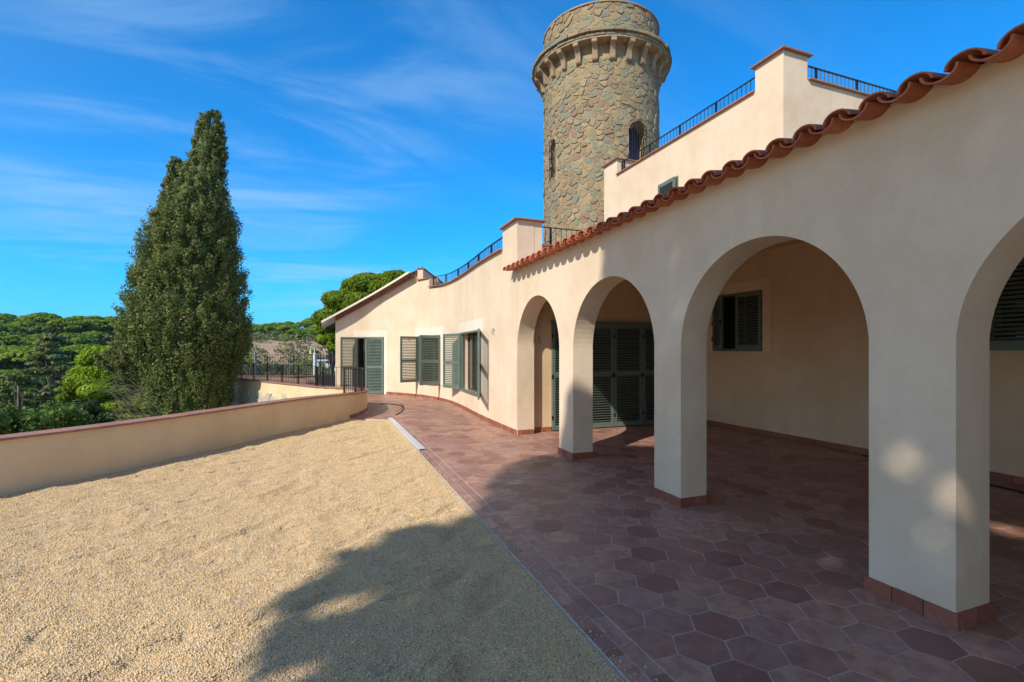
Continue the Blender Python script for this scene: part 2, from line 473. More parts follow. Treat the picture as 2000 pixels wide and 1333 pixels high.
gx = axis_pts(-4500, 4500, -190, 60, 3.2); gy = axis_pts(-1500, 6000, -30, 280, 3.2)
vv = []; soil = []
for y in gy:
    for x in gx:
        z = terrain_h(x, y); vv.append((x, y, z))
        r = math.hypot(x, y); az = math.degrees(math.atan2(x, y)) if r > .01 else 0
        s_ = smooth(104, 112, r) * smooth(146, 136, r) * smooth(-10, -8.0, az) * smooth(6, 2, az)
        soil.append(s_)
nx = len(gx); ff = [(j * nx + i, j * nx + i + 1, (j + 1) * nx + i + 1, (j + 1) * nx + i) for j in range(len(gy) - 1) for i in range(nx - 1)]
me = np_mesh("terrain", vv, ff)
at = me.attributes.new("soil", 'FLOAT', 'POINT'); at.data.foreach_set("value", np.array(soil, dtype=np.float32))
for p in me.polygons: p.use_smooth = True
tag(link_mesh("terrain", me, M_GROUND), kind='structure')
# far wooded mountain
bm = bmesh.new(); rows = []
for j in range(14):
    row = []
    for i in range(90):
        a = math.radians(-34 + i * .8); t = j / 13
        r = 2700 + 900 * t
        ht = 160 * math.exp(-((math.degrees(a) + 4.9) / 3.4) ** 2) + 84 * math.exp(-((math.degrees(a) - 6) / 7) ** 2) + 40 * math.exp(-((math.degrees(a) + 22) / 9) ** 2)
        z = -20 + ht * math.sin(PI * min(1, t * 1.0)) ** .8 * 1.1 + noise.noise(Vector((i * .35, j * .5, 0))) * 9 * math.sin(PI * t)
        row.append(bm.verts.new((r * math.sin(a), r * math.cos(a), z)))
    rows.append(row)
for a, b in zip(rows, rows[1:]):
    for i in range(len(a) - 1): bm.faces.new((a[i], a[i + 1], b[i + 1], b[i]))
tag(obj("mountain", bm, M_MOUNT, smooth=True), kind='structure')

# ================================================================== TERRACE: floor tiles, gravel
WING = catmull([(3.38, 8.57), (3.38, 9.4), (3.39, 10.3), (3.42, 11.3), (3.49, 12.5), (3.53, 13.6), (3.50, 14.7), (3.37, 15.6), (3.12, 16.5), (2.72, 17.35), (2.2, 18.1), (1.75, 18.55), (1.2, 18.82), (.32, 19.04)])
wing = Path(WING)
PARA = catmull([(-12.2, 1.2), (-8.2, 3.1), (-5.6, 5.1), (-3.42, 7.03), (-2.4, 8.1), (-1.36, 9.55), (-.6, 10.6), (.12, 11.4), (.52, 12.0), (.80, 12.65), (1.0, 13.4), (1.06, 14.1), (.98, 14.72), (.70, 15.12), (.36, 15.28), (.08, 15.50), (-.15, 15.93)])
para = Path(PARA)
FAR = Path([(.46, 15.1), (.18, 15.0), (.02, 14.9)] + [(-3.2, 21.2), (-3.9, 22.4)])
# inside platform under everything
plat = [(q.x, q.y) for q in para.p[::3]] + [(-3.2, 21.25), (-3.9, 22.5), (-3.2, 25.2), (14.5, 26), (14.5, -9), (-14, -9), (-14, .4)]
bm = bmesh.new(); prism(bm, plat, -9, -.05)
tag(obj("terrace_base", bm, M_PARAPET), kind='structure')

floor = empty("floor"); tag(floor, kind='structure')
bm = bmesh.new()
fl = [(1.367, -3), (8.2, -3), (8.2, 9.2), (3.6, 9.2), (3.75, 13.5), (3.6, 15.5), (2.9, 17.4), (1.9, 18.8), (.3, 19.3), (.3, 24.6), (-3.4, 24.6), (-3.6, 22), (-3.05, 21.1), (.55, 15.15), (.9, 14.75), (1.02, 14.1), (.96, 13.4), (.76, 12.65), (.48, 12.03), (1.367, 11.56)]
prism(bm, fl, -.049, -.0022)
obj("grout_bed", bm, M_GROUT, floor)

def in_poly(x, y, P):
    c = False; j = len(P) - 1
    for i in range(len(P)):
        if (P[i][1] > y) != (P[j][1] > y) and x < (P[j][0] - P[i][0]) * (y - P[i][1]) / (P[j][1] - P[i][1]) + P[i][0]: c = not c
        j = i
    return c
def clip(poly, a, b, c):
    """keep a*x+b*y >= c"""
    out_ = []
    for i in range(len(poly)):
        p, q = poly[i], poly[(i + 1) % len(poly)]; dp = a * p[0] + b * p[1] - c; dq = a * q[0] + b * q[1] - c
        if dp >= 0: out_.append(p)
        if dp * dq < 0:
            t = dp / (dp - dq); out_.append((p[0] + (q[0] - p[0]) * t, p[1] + (q[1] - p[1]) * t))
    return out_
def tile_bm(poly, z, th=.0, bev=.004):
    bm = bmesh.new()
    cx_ = sum(p[0] for p in poly) / len(poly); cy_ = sum(p[1] for p in poly) / len(poly)
    def ring(k, zz):
        return [bm.verts.new((cx_ + (p[0] - cx_) * k, cy_ + (p[1] - cy_) * k, zz)) for p in poly]
    a = ring(1, z - .010); b = ring(1, z - .0025); c = ring(.975, z)
    n = len(poly)
    for u, v_ in ((a, b), (b, c)):
        for i in range(n): bm.faces.new((u[i], u[(i + 1) % n], v_[(i + 1) % n], v_[i]))
    bm.faces.new(c)
    return bm
S = .16; H3 = math.sqrt(3); U0, V0 = 1.892, 2.64; G2 = .0021
hexes = []
def hexpoly(u, v_, s):
    return [(u - s / 2, v_ + s * H3 / 2), (u + s / 2, v_ + s * H3 / 2), (u + s, v_), (u + s / 2, v_ - s * H3 / 2), (u - s / 2, v_ - s * H3 / 2), (u - s, v_)]
region = [(1.4, -2.8), (8.0, -2.8), (8.0, 9.0), (3.5, 9.0), (3.62, 13.5), (3.45, 15.5), (2.8, 17.2), (1.9, 18.6), (.4, 19.1), (.2, 20), (-3, 21), (.6, 15.3), (1.05, 14.6), (1.12, 13.4), (.85, 12.6), (.45, 12.0), (1.36, 11.5), (1.4, 11.4)]
for i in range(-18, 28):
    for j in range(-24, 66):
        u = U0 + 1.5 * S * i; v_ = V0 + H3 * S * (j + .5 * (i % 2))
        P = hexpoly(u, v_, S - G2)
        if v_ < 11.44: P = clip(P, 1, 0, 1.581)
        elif v_ < 12.5: P = clip(P, .535, 1, 12.295)
        if len(P) < 3: continue
        cx_ = sum(p[0] for p in P) / len(P); cy_ = sum(p[1] for p in P) / len(P)
        if not in_poly(cx_, cy_, region): continue
        hexes.append((math.hypot(cx_, cy_), P, cx_, cy_, len(P) == 6 and abs(u - cx_) < 1e-6))
def seen(cx_, cy_):
    a = math.degrees(math.atan2(cx_, cy_)); 
    if not (-28 < a < 71) : return False
    return cy_ > .9
hexes.sort(key=lambda h: (0 if seen(h[2], h[3]) else 1, h[0]))
full_me = None; rest = []
for n, (r, P, cx_, cy_, full) in enumerate(hexes):
    zj = random.uniform(-.0003, .0008); tx, ty = random.uniform(-.0022, .0022), random.uniform(-.0022, .0022)
    if n < 270 and full:
        if full_me is None:
            b_ = tile_bm([(p[0] - cx_, p[1] - cy_) for p in P], 0); bmesh.ops.recalc_face_normals(b_, faces=b_.faces)
            full_me = bpy.data.meshes.new("tile"); b_.to_mesh(full_me); b_.free(); full_me.materials.append(M_TILE)
        o = link_mesh("tile", full_me, None, floor, (cx_, cy_, zj)); o.rotation_euler = (tx, ty, random.uniform(-.004, .004))
    elif n < 285 :
        obj("tile", tile_bm(P, zj), M_TILE, floor)
    else:
        rest.append((P, zj))
bmr = bmesh.new()
for P, zj in rest:
    b_ = tile_bm(P, zj); me = bpy.data.meshes.new("t"); b_.to_mesh(me); b_.free(); bmr.from_mesh(me); bpy.data.meshes.remove(me)
tag(obj("distant_tiles", bmr, M_TILE, floor), kind='stuff')
# two straight border rows beside the gravel
edge = Path([(1.372, -2.6), (1.372, 11.5)])
sweep_pieces("border_tile", edge, 0, 14.05, .28, (0, -.098, -.012, .0), M_TILE, floor, .006)
edge2 = Path([(1.4765, -2.6), (1.4765, 11.5)])
sweep_pieces("border_tile", edge2, .13, 14.05, .28, (0, -.096, -.012, .0), M_TILE, floor, .006)
bm = bmesh.new(); box(bm, (1.3655, -2.6, -.03), (1.3695, 11.52, .003)); obj("edging_strip", bm, M_GROUT, floor)
# curved border row along the wing wall
sweep_pieces("wall_border_tile", wing, .0, wing.len - 1.2, .28, (.30, .20, -.01, .0042), M_TILE, floor, .004)
# border round the parapet curve
pstart = para.near(.5, 12.0)
sweep_pieces("wall_border_tile", para, pstart + .2, para.len - .5, .2, (-.10, -.20, -.01, .0042), M_TILE, floor, .004)

# gravel: undulating sheet + loose pebbles close by
gpoly = [(q.x, q.y) for q in para.p if q.y < 12.1 and q.x > -12.0] + [(.52, 12.0), (.7, 11.73), (1.0, 11.61), (1.362, 11.55), (1.362, -3), (-12, -3)]
def gravel_z(x, y):
    e = min(1, max(0, (1.362 - x) / .25))
    z = .016 * noise.noise(Vector((x * 1.1, y * 1.1, 0))) + .018 * noise.noise(Vector((x * 4.2, y * 3.0, 5))) + .010 * noise.noise(Vector((x * 11, y * 9, 9)))
    f = noise.noise(Vector(((x * .8 + y * .6) * 1.3, (y * .8 - x * .6) * 5.5, 21)))
    z -= .030 * max(0, f - .24) / .3
    f2 = noise.noise(Vector((x * 7.0, y * 7.0, 31)));  z -= .10 * max(0, f2 - .38)
    return -.012 + (z + .010) * e
step = .045
ys = np.arange(-2.9, 12.2, step); xs = np.concatenate([np.arange(-12, -4.5, .25), np.arange(-4.5, 1.362, step), [1.362]])
vid = {}; gv = []; gf = []
inside = {}
gp = np.array(gpoly)
def inside_mask(X, Y, P):
    c = np.zeros(X.shape, bool); j = len(P) - 1
    for i in range(len(P)):
        xi, yi = P[i]; xj, yj = P[j]
        if yi != yj:
            t = ((yi > Y) != (yj > Y)) & (X < (xj - xi) * (Y - yi) / (yj - yi) + xi); c ^= t
        j = i
    return c
XX, YY = np.meshgrid(xs, ys); big = [(x, y) for x, y in gpoly]
msk = inside_mask(XX, YY, [(x - (.0 if x > 1.3 else .0), y) for x, y in big])
# grow by one cell so the sheet runs under the parapet
g = msk.copy()
for dy in (-1, 0, 1):
    for dx in (-1, 0, 1):
        g |= np.roll(np.roll(msk, dy, 0), dx, 1)
idx = -np.ones(XX.shape, int)
for j in range(XX.shape[0]):
    for i in range(XX.shape[1]):
        if g[j, i] and not (YY[j, i] > 11.55 and XX[j, i] > .9):
            idx[j, i] = len(gv); gv.append((XX[j, i], YY[j, i], gravel_z(XX[j, i], YY[j, i])))
q = np.stack([idx[:-1, :-1], idx[:-1, 1:], idx[1:, 1:], idx[1:, :-1]], -1).reshape(-1, 4); q = q[(q >= 0).all(1)]
me = np_mesh("gravel", gv, q)
for p in me.polygons: p.use_smooth = True
gravel = tag(link_mesh("gravel", me, M_GRAVEL), kind='structure')
# pebbles as instances on points
pts = []
n_try = 420000
d = np.sqrt(RNG.random(n_try)) * 1.0; yy = 1.6 + RNG.random(n_try) ** 1.55 * 10.2; xx = -4.6 + RNG.random(n_try) * 5.95
keep = inside_mask(xx, yy, [(p[0] + (.03 if p[0] < 1.3 else -.012), p[1] - (.05 if p[1] > 0 else 0)) for p in gpoly]) & (xx > -.80 * yy - .25 )
xx, yy = xx[keep], yy[keep]
ns = 420; xx = np.concatenate([xx, 1.372 + RNG.exponential(.06, ns)]); yy = np.concatenate([yy, 1.6 + 9.5 * RNG.random(ns) ** 1.5])
zz = np.array([gravel_z(a, b) if a < 1.37 else .003 for a, b in zip(xx, yy)]) + RNG.random(len(xx)) * .003
pm = bpy.data.meshes.new("loose_pebbles"); pm.vertices.add(len(xx)); pm.vertices.foreach_set("co", np.stack([xx, yy, zz], -1).astype(np.float32).ravel())
peb = link_mesh("loose_pebbles", pm, M_PEBBLE, gravel); tag(peb, kind='stuff')
ng = bpy.data.node_groups.new("pebbles", 'GeometryNodeTree')
ng.interface.new_socket("Geometry", in_out='INPUT', socket_type='NodeSocketGeometry'); ng.interface.new_socket("Geometry", in_out='OUTPUT', socket_type='NodeSocketGeometry')
gi = ng.nodes.new("NodeGroupInput"); go = ng.nodes.new("NodeGroupOutput")
ico = ng.nodes.new("GeometryNodeMeshIcoSphere"); ico.inputs['Radius'].default_value = .0052; ico.inputs['Subdivisions'].default_value = 2
iop = ng.nodes.new("GeometryNodeInstanceOnPoints"); sm = ng.nodes.new("GeometryNodeSetMaterial"); sm.inputs['Material'].default_value = M_PEBBLE
rr = ng.nodes.new("FunctionNodeRandomValue"); rr.data_type = 'FLOAT_VECTOR'; rr.inputs[1].default_value = (6.28, 6.28, 6.28)
rs = ng.nodes.new("FunctionNodeRandomValue"); rs.data_type = 'FLOAT_VECTOR'; rs.inputs[0].default_value = (.55, .5, .4); rs.inputs[1].default_value = (1.35, 1.1, .85); rs.inputs['Seed'].default_value = 5
mtp = ng.nodes.new("GeometryNodeMeshToPoints")
ng.links.new(gi.outputs[0], mtp.inputs[0]); ng.links.new(mtp.outputs[0], iop.inputs['Points']); ng.links.new(ico.outputs['Mesh'], sm.inputs[0]); ng.links.new(sm.outputs[0], iop.inputs['Instance'])
ng.links.new(rr.outputs[0], iop.inputs['Rotation']); ng.links.new(rs.outputs[0], iop.inputs['Scale']); ng.links.new(iop.outputs[0], go.inputs[0])
md = peb.modifiers.new("pebbles", 'NODES'); md.node_group = ng

# ================================================================== VILLA
villa = empty("villa", (3.38, 8.57, 0)); villa.location = (0, 0, 0)
tag(villa, "cream rendered villa with a tiled arcade of round arches and green louvred shutters", "house")
T = .33
# arcade wall
acy = Path([(3.38, -3.0), (3.38, 8.57)])
ARCH = [(-2.45, -.6), (-.15, 1.70), (2.18, 4.02), (4.45, 6.34), (6.79, 8.57)]
WALLTOP = 3.16
def arch_z(y):
    for a, b in ARCH:
        if a - 1e-4 <= y <= b + 1e-4:
            c = (a + b) / 2; r = (b - a) / 2
            return 1.625 + .92 * math.sqrt(max(0, 1 - ((y - c) / r) ** 2))
    return None
def arcade_solids(d, side):
    y = -3 + d; e = side * 1e-3
    inn = None
    for a, b in ARCH:
        if a < y + e < b: inn = (a, b)
    if inn is None: return [(-.02, WALLTOP)]
    return [(arch_z(min(max(y, inn[0]), inn[1])), WALLTOP)]
st = set()
for a, b in ARCH:
    for k in range(41):
        st.add(round((a + b) / 2 - (b - a) / 2 * math.cos(PI * k / 40) + 3, 5))
st |= {0, round(3 + 8.57, 5)}
st = sorted(s_ for s_ in st if 0 <= s_ <= 11.5701)
bm = bmesh.new(); strip_wall(bm, acy, st, arcade_solids, T)
arc = obj("arcade_wall", bm, M_PLASTER, villa)
bv = arc.modifiers.new("soft edge", 'BEVEL'); bv.width = .014; bv.segments = 3; bv.limit_method = 'ANGLE'; bv.angle_limit = math.radians(50)
# pier skirting pieces
def skirt_box(x0, y0, x1, y1, along, n):
    for k in range(n):
        bm = bmesh.new(); g_ = .003
        if along == 'y':
            w = (y1 - y0) / n; box(bm, (x0, y0 + k * w + g_, -.001), (x1, y0 + (k + 1) * w - g_, .092 + random.uniform(-.002, .002)))
        else:
            w = (x1 - x0) / n; box(bm, (x0 + k * w + g_, y0, -.001), (x1 - 0 if False else x0 + (k + 1) * w - g_, y1, .092 + random.uniform(-.002, .002)))
        obj("skirting_tile", bm, M_SKIRT, villa)
piers = [(-3, -2.45), (-.6, -.15), (1.70, 2.18), (4.02, 4.45), (6.34, 6.79)]
P_ = .022
for a, b in piers:
    n = 3 if b - a > .46 else 2
    skirt_box(3.38 - P_, a - P_, 3.379, b + P_, 'y', n)
    skirt_box(3.711, a - P_, 3.71 + P_, b + P_, 'y', n)
    skirt_box(3.38 + .002, a - P_, 3.71 - .002, a - .001, 'x', 2)
    skirt_box(3.38 + .002, b + .001, 3.71 - .002, b + P_, 'x', 2)
# end jamb of the arcade and wall with the folding doors
bm = bmesh.new(); box(bm, (3.375, 8.572, -.02), (3.70, 9.1, WALLTOP)); obj("wall", bm, M_PLASTER, villa)
skirt_box(3.384, 8.572 - P_, 3.71, 8.571, 'x', 3)
dw = Path([(7.9, 8.72), (3.5, 8.72)])     # left normal faces the camera
DX0, DX1, DZ = 4.17, 7.01, 2.16
dd = lambda x: 7.9 - x
def dw_solids(d, side):
    x = 7.9 - d - side * 1e-3
    return [(DZ, 3.62)] if DX0 < x < DX1 else [(-.02, 3.62)]
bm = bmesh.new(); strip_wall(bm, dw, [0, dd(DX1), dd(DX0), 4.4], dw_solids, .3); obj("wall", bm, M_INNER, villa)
skirt_box(3.74, 8.72 - P_, DX0 - .01, 8.719, 'x', 3); skirt_box(DX1 + .02, 8.72 - P_, 7.72, 8.719, 'x', 3)
# back wall of the arcade with two windows, carried up as the upper storey
XB = 7.75
bwp = Path([(XB, -3), (XB, 12.58)])
WINB = [(2.35, 3.60, 1.60, 2.76), (6.93, 8.18, 1.585, 2.76)]
UPW = [(9.3, 9.98, 4.6, 5.70)]
def bw_solids(d, side):
    y = -3 + d + side * 1e-3
    for a, b, z0, z1 in WINB:
        if a < y < b: return [(-.02, z0), (z1, 3.695)]
    return [(-.02, 3.695)]
def bu_solids(d, side):
    y = -3 + d + side * 1e-3
    top = 6.60
    if y > 11.89 or 6.487 < y < 7.107: top = 7.06
    for a, b, z0, z1 in UPW:
        if a < y < b: return [(3.697, z0), (z1, top)]
    return [(3.697, top)]
st = sorted({0.0, 15.58, 6.487 + 3, 7.107 + 3, 11.89 + 3} | {a + 3 for a, b, c, d_ in WINB + UPW} | {b + 3 for a, b, c, d_ in WINB + UPW})
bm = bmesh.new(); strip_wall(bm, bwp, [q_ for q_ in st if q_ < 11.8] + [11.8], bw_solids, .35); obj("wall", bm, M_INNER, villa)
bm = bmesh.new(); strip_wall(bm, bwp, [9.487] + [q_ for q_ in st if q_ > 9.5], bu_solids, .35); obj("wall", bm, M_PLASTER, villa)
bm = bmesh.new(); box(bm, (XB, 8.802, -.02), (XB + .35, 12.58, 3.695)); obj("wall", bm, M_PLASTER, villa)
sk = Path([(XB, -2.9), (XB, 8.69)])
sweep_pieces("skirting_tile", sk, 0, 11.59, .28, (.022, .001, -.001, .092), M_SKIRT, villa, .005)
# return wall of the upper storey and its far side
up = Path([(13.5, 6.487), (XB + .36, 6.487)])
def up_sol(d, side):
    x = 13.5 - d - side * 1e-3
    return [(3.3, 7.06)] if x < 8.36 else [(3.3, 6.63)]
bm = bmesh.new(); strip_wall(bm, up, [0, 13.5 - 8.36, 13.5 - 8.11], up_sol, .35); obj("wall", bm, M_PLASTER, villa)
for a_, b_, nm_ in (((8.102, 12.25, 3.3), (13.5, 12.579, 6.2), "wall"), ((8.102, 6.84, 6.15), (13.5, 12.248, 6.3), "terrace_slab"), ((13.502, 6.487, 3.3), (13.8, 12.58, 6.6), "wall"), ((8.102, 6.84, 6.6), (8.36, 7.107, 7.06), "wall"), ((8.102, 11.89, 6.302), (8.3, 12.248, 7.06), "wall")):
    bm = bmesh.new(); box(bm, a_, b_); obj(nm_, bm, M_PLASTER, villa)
# far wall of the flat terrace above the arcade end
tw = Path([(7.74, 8.63), (3.73, 8.63)])
tws = lambda d, side: [(3.17, 4.08)] if 7.74 - d - side * 1e-3 < 3.9 else [(3.17, 3.63)]
bm = bmesh.new(); box(bm, (3.735, 8.575, 3.2), (3.9, 9.0, 4.08)); obj("wall", bm, M_PLASTER, villa)
bm = bmesh.new(); box(bm, (3.902, 8.62, 3.2), (7.745, 8.9, 3.63)); obj("wall", bm, M_PLASTER, villa)
# ceiling and roof slab of the arcade
bm = bmesh.new()
for y0, y1 in ((-3, 8.71),):
    vs = [bm.verts.new(p) for p in ((3.711, y0, 3.06), (XB - .001, y0, 3.49), (XB - .001, y1, 3.49), (3.711, y1, 3.06), (3.711, y0, 3.15), (XB - .001, y0, 3.68), (XB - .001, y1, 3.68), (3.711, y1, 3.15))]
    for f in ((0, 3, 2, 1), (4, 5, 6, 7), (0, 1, 5, 4), (1, 2, 6, 5), (2, 3, 7, 6), (3, 0, 4, 7)): bm.faces.new([vs[i] for i in f])
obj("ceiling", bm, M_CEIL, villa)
bm = bmesh.new(); box(bm, (3.5, -3.3, -.02), (8.1, -3.0, 3.7)); obj("wall", bm, M_PLASTER, villa)

# wing wall (curved) ------------------------------------------------------------
WA = [(wing.near(3.43, 11.0), wing.near(3.53, 13.2), .50, 2.10), (wing.near(3.42, 15.35), wing.near(2.98, 16.85), .50, 2.10)]
DR = (wing.near(1.98, 18.36), wing.near(1.05, 18.87), -.02, 2.10)
d_pil = wing.near(3.38, 9.375); d_cope = wing.near(3.22, 16.2); d_ridge = wing.near(2.9, 17.0)
def roof_plane(x): return 2.66 + .592 * (x - .32)
def wing_top(d):
    if d < d_pil: return 4.08
    if d < d_cope: return 3.66 - .0 * d
    if d < d_ridge: return 4.02
    return roof_plane(wing.at(d).x)
def wing_solids(d, side):
    x = d + side * 1e-3; top = wing_top(x)
    if x >= d_ridge: top = wing_top(max(d, d_ridge + 1e-6))
    for a, b, z0, z1 in WA:
        if a < x < b: return [(-.02, z0), (z1, top)]
    if DR[0] < x < DR[1]: return [(2.10, top)]
    return [(-.02, top)]
must = [d_pil, d_cope, d_ridge, DR[0], DR[1]] + [v_ for w_ in WA for v_ in w_[:2]]
bm = bmesh.new(); strip_wall(bm, wing, stations_of(wing.len, .14, must), wing_solids, .35)
w_o = obj("curved_wall", bm, M_PLASTER, villa)
# side wall of the wing going back
bm = bmesh.new(); prism(bm, [(.32, 19.05), (.66, 19.30), (1.0, 24), (.7, 24)], -.02, 2.62); obj("wall", bm, M_PLASTER, villa)
# skirting of the wing
sweep_pieces("skirting_tile", wing, .0, DR[0] - .12, .15, (.020, .0015, -.001, .092), M_SKIRT, villa, .006)
# rooms behind the openings
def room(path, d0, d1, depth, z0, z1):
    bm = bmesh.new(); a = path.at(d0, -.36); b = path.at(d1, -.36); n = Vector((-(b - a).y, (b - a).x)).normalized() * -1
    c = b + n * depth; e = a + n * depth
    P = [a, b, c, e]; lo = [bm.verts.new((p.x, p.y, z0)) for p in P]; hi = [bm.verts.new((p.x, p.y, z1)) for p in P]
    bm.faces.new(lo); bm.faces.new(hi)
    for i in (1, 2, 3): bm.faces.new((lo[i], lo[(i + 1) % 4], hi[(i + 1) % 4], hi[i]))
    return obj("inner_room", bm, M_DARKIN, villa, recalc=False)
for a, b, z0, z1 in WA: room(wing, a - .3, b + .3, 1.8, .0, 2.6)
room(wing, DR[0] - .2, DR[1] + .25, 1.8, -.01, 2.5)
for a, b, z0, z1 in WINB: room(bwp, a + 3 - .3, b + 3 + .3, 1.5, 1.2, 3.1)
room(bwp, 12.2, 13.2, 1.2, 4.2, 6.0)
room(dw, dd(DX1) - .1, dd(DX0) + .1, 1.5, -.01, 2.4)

# roof of the wing: slab on a corbelled clay cornice
def course(d0, d1, o_out, o_in, zlo, zhi, m, name="cornice", step=.12):
    bm = bmesh.new(); n = int((d1 - d0) / step); prev = None
    for i in range(n + 1):
        d = d0 + (d1 - d0) * i / n; a = wing.at(d, o_out); b = wing.at(d, o_in); za, zb = roof_plane(a.x), roof_plane(b.x)
        c = [bm.verts.new((a.x, a.y, za + zlo)), bm.verts.new((a.x, a.y, za + zhi)), bm.verts.new((b.x, b.y, zb + zhi)), bm.verts.new((b.x, b.y, zb + zlo))]
        if prev:
            for k in range(4): bm.faces.new((prev[k], c[k], c[(k + 1) % 4], prev[(k + 1) % 4]))
        else: bm.faces.new(c)
        prev = c
    bm.faces.new(prev[::-1]); return obj(name, bm, m, villa)
L_ = wing.len
course(d_ridge, L_ + 0, .07, -.3, .0, .035, M_GENOISE)
course(d_ridge, L_ + 0, .17, -.3, .085, .115, M_GENOISE)
course(d_ridge - .05, L_ + 0, .27, -.3, .165, .195, M_GENOISE)
bm = bmesh.new()
for row, (o_, z_) in enumerate(((.13, .036), (.235, .116))):
    n = int((L_ - d_ridge) / .12)
    for i in range(n):
        d = d_ridge + (i + .5 * (row % 2) + .25) * (L_ - d_ridge) / n
        if d > L_ - .05: continue
        z = wing_top(d); q = wing.at(d, 0); t = wing.dirn(d); nn = Vector((-t.y, t.x)); sl = -.5 * .0
        ring0 = []; ring1 = []
        for k in range(6):
            a_ = PI * k / 5; w_ = .05 * math.cos(a_); h_ = .048 * math.sin(a_)
            zz_ = wing_top(min(max(d + w_, d_ridge + 1e-5), L_))
            for ring, off in ((ring0, o_), (ring1, -.05)):
                p = q + t * w_ + nn * off; ring.append(bm.verts.new((p.x, p.y, roof_plane(p.x) + z_ + h_)))
        for k in range(5): bm.faces.new((ring0[k], ring0[k + 1], ring1[k + 1], ring1[k]))
tag(obj("cornice_tiles", bm, M_GENOISE, villa, recalc=False), kind='stuff')
# filler behind the hollow tiles
course(d_ridge, L_, .02, -.3, .03, .2, M_GENOISE)
# cream slab over it, running back
bm = bmesh.new(); n = 28; rows = []
for i in range(n + 1):
    d = d_ridge - .12 + (L_ - d_ridge + .12) * i / n; a = wing.at(d, .36)
    rows.append((Vector((a.x, a.y)), roof_plane(a.x) + .21))
# let the lower eave run past the corner
lx, lz = rows[-1]; rows.append((lx + Vector((-.40, .10)), lz - .568 * .40))
lo = []; 
for q_, z in rows:
    lo.append([bm.verts.new((q_.x, q_.y, z)), bm.verts.new((q_.x, q_.y, z + .075)), bm.verts.new((q_.x, q_.y + 5.5, z + .075)), bm.verts.new((q_.x, q_.y + 5.5, z))])
for a, b in zip(lo, lo[1:]):
    for k in range(4): bm.faces.new((a[k], b[k], b[(k + 1) % 4], a[(k + 1) % 4]))
bm.faces.new(lo[0]); bm.faces.new(lo[-1][::-1])
obj("roof", bm, M_TRIM, villa)
# upstand beside the rake, in line with the ridge, running back
rz = rows[0][1]; rq = wing.at(d_ridge - .12, -.02)
bm = bmesh.new(); prism(bm, [(rq.x - .02, rq.y - .02), (rq.x + .16, rq.y - .08), (rq.x + 1.9, rq.y + 3.9), (rq.x + 1.7, rq.y + 4.0)], 3.7, rz + .19)
obj("parapet_upstand", bm, M_PLASTER, villa)
bm = bmesh.new(); prism(bm, [(rq.x - .06, rq.y - .06), (rq.x + .2, rq.y - .12), (rq.x + 1.94, rq.y + 3.9), (rq.x + 1.66, rq.y + 4.05)], rz + .192, rz + .215)
obj("coping_tile", bm, M_COPE, villa)
# terrace slab behind the curved parapet
bm = bmesh.new(); prism(bm, [(3.74, 8.91), (3.75, 14.5), (3.4, 16.6), (3.3, 20.5), (13.4, 20.5), (13.4, 12.6), (7.74, 12.6), (7.74, 8.91)], 3.0, 3.2)
obj("terrace_slab", bm, M_COPE, villa)
# copings
sweep_pieces("coping_tile", wing, d_pil, d_cope - .02, .3, (.07, -.40, 0, .026), M_COPE, villa, .006, zf=lambda d: 3.662 + (.05 * smooth(d_cope - 1.2, d_cope, d)))
sweep_pieces("coping_tile", wing, d_cope, d_ridge - .14, .3, (.06, -.40, 0, .026), M_COPE, villa, .006, zf=lambda d: 4.022)
bm = bmesh.new(); box(bm, (3.31, 8.50, 4.083), (3.96, 9.44, 4.108)); obj("coping_tile", bm, M_COPE, villa)
sweep_pieces("coping_tile", Path([(7.72, 8.62), (3.92, 8.62)]), 0, 3.8, .3, (.05, -.32, 3.632, 3.658), M_COPE, villa, .006)
sweep_pieces("coping_tile", Path([(XB, 7.11), (XB, 11.885)]), 0, 4.775, .3, (.055, -.40, 6.602, 6.628), M_COPE, villa, .006)
sweep_pieces("coping_tile", Path([(13.4, 6.487), (8.365, 6.487)]), 0, 5.03, .3, (.055, -.40, 6.632, 6.658), M_COPE, villa, .006)
for (x0, y0, x1, y1) in ((7.68, 6.42, 8.43, 7.17), (7.68, 11.83, 8.36, 12.65)):
    bm = bmesh.new(); box(bm, (x0, y0, 7.063), (x1, y1, 7.09)); obj("coping_tile", bm, M_COPE, villa)

# clay barrel tiles of the arcade roof
def barrel(r, up_, L=.46, th=.013, n=9):
    bm = bmesh.new(); rings = []
    for x, k in ((0, 1), (L, .86)):
        for rr_ in (r, r - th):
            ring = []
            for i in range(n + 1):
                a = PI * i / n; s_ = 1 if up_ else -1
                ring.append(bm.verts.new((x, -math.cos(a) * rr_ * k, s_ * math.sin(a) * rr_ * k * .70)))
            rings.append(ring)
    o0, i0, o1, i1 = rings
    for i in range(n):
        bm.faces.new((o0[i], o0[i + 1], o1[i + 1], o1[i])); bm.faces.new((i0[i], i1[i], i1[i + 1], i0[i + 1])); bm.faces.new((o0[i], i0[i], i0[i + 1], o0[i + 1])); bm.faces.new((o1[i], o1[i + 1], i1[i + 1], i1[i]))
    bm.faces.new((o0[0], o1[0], i1[0], i0[0])); bm.faces.new((o0[n], i0[n], i1[n], o1[n]))
    bmesh.ops.recalc_face_normals(bm, faces=bm.faces)
    me = bpy.data.meshes.new("roof_tile"); bm.to_mesh(me); bm.free(); me.materials.append(M_ROOFTILE)
    for p in me.polygons: p.use_smooth = True
    me.set_sharp_from_angle(angle=math.radians(45))
    return me
COVER = barrel(.094, True); PAN = barrel(.093, False)
SL = math.atan(.15)
roofrows = bmesh.new()
PITCH = .23; y_first = 1.789 - PITCH * 21
k = 0; y = y_first
ys_t = []
while y < 8.86: ys_t.append(y); y += PITCH
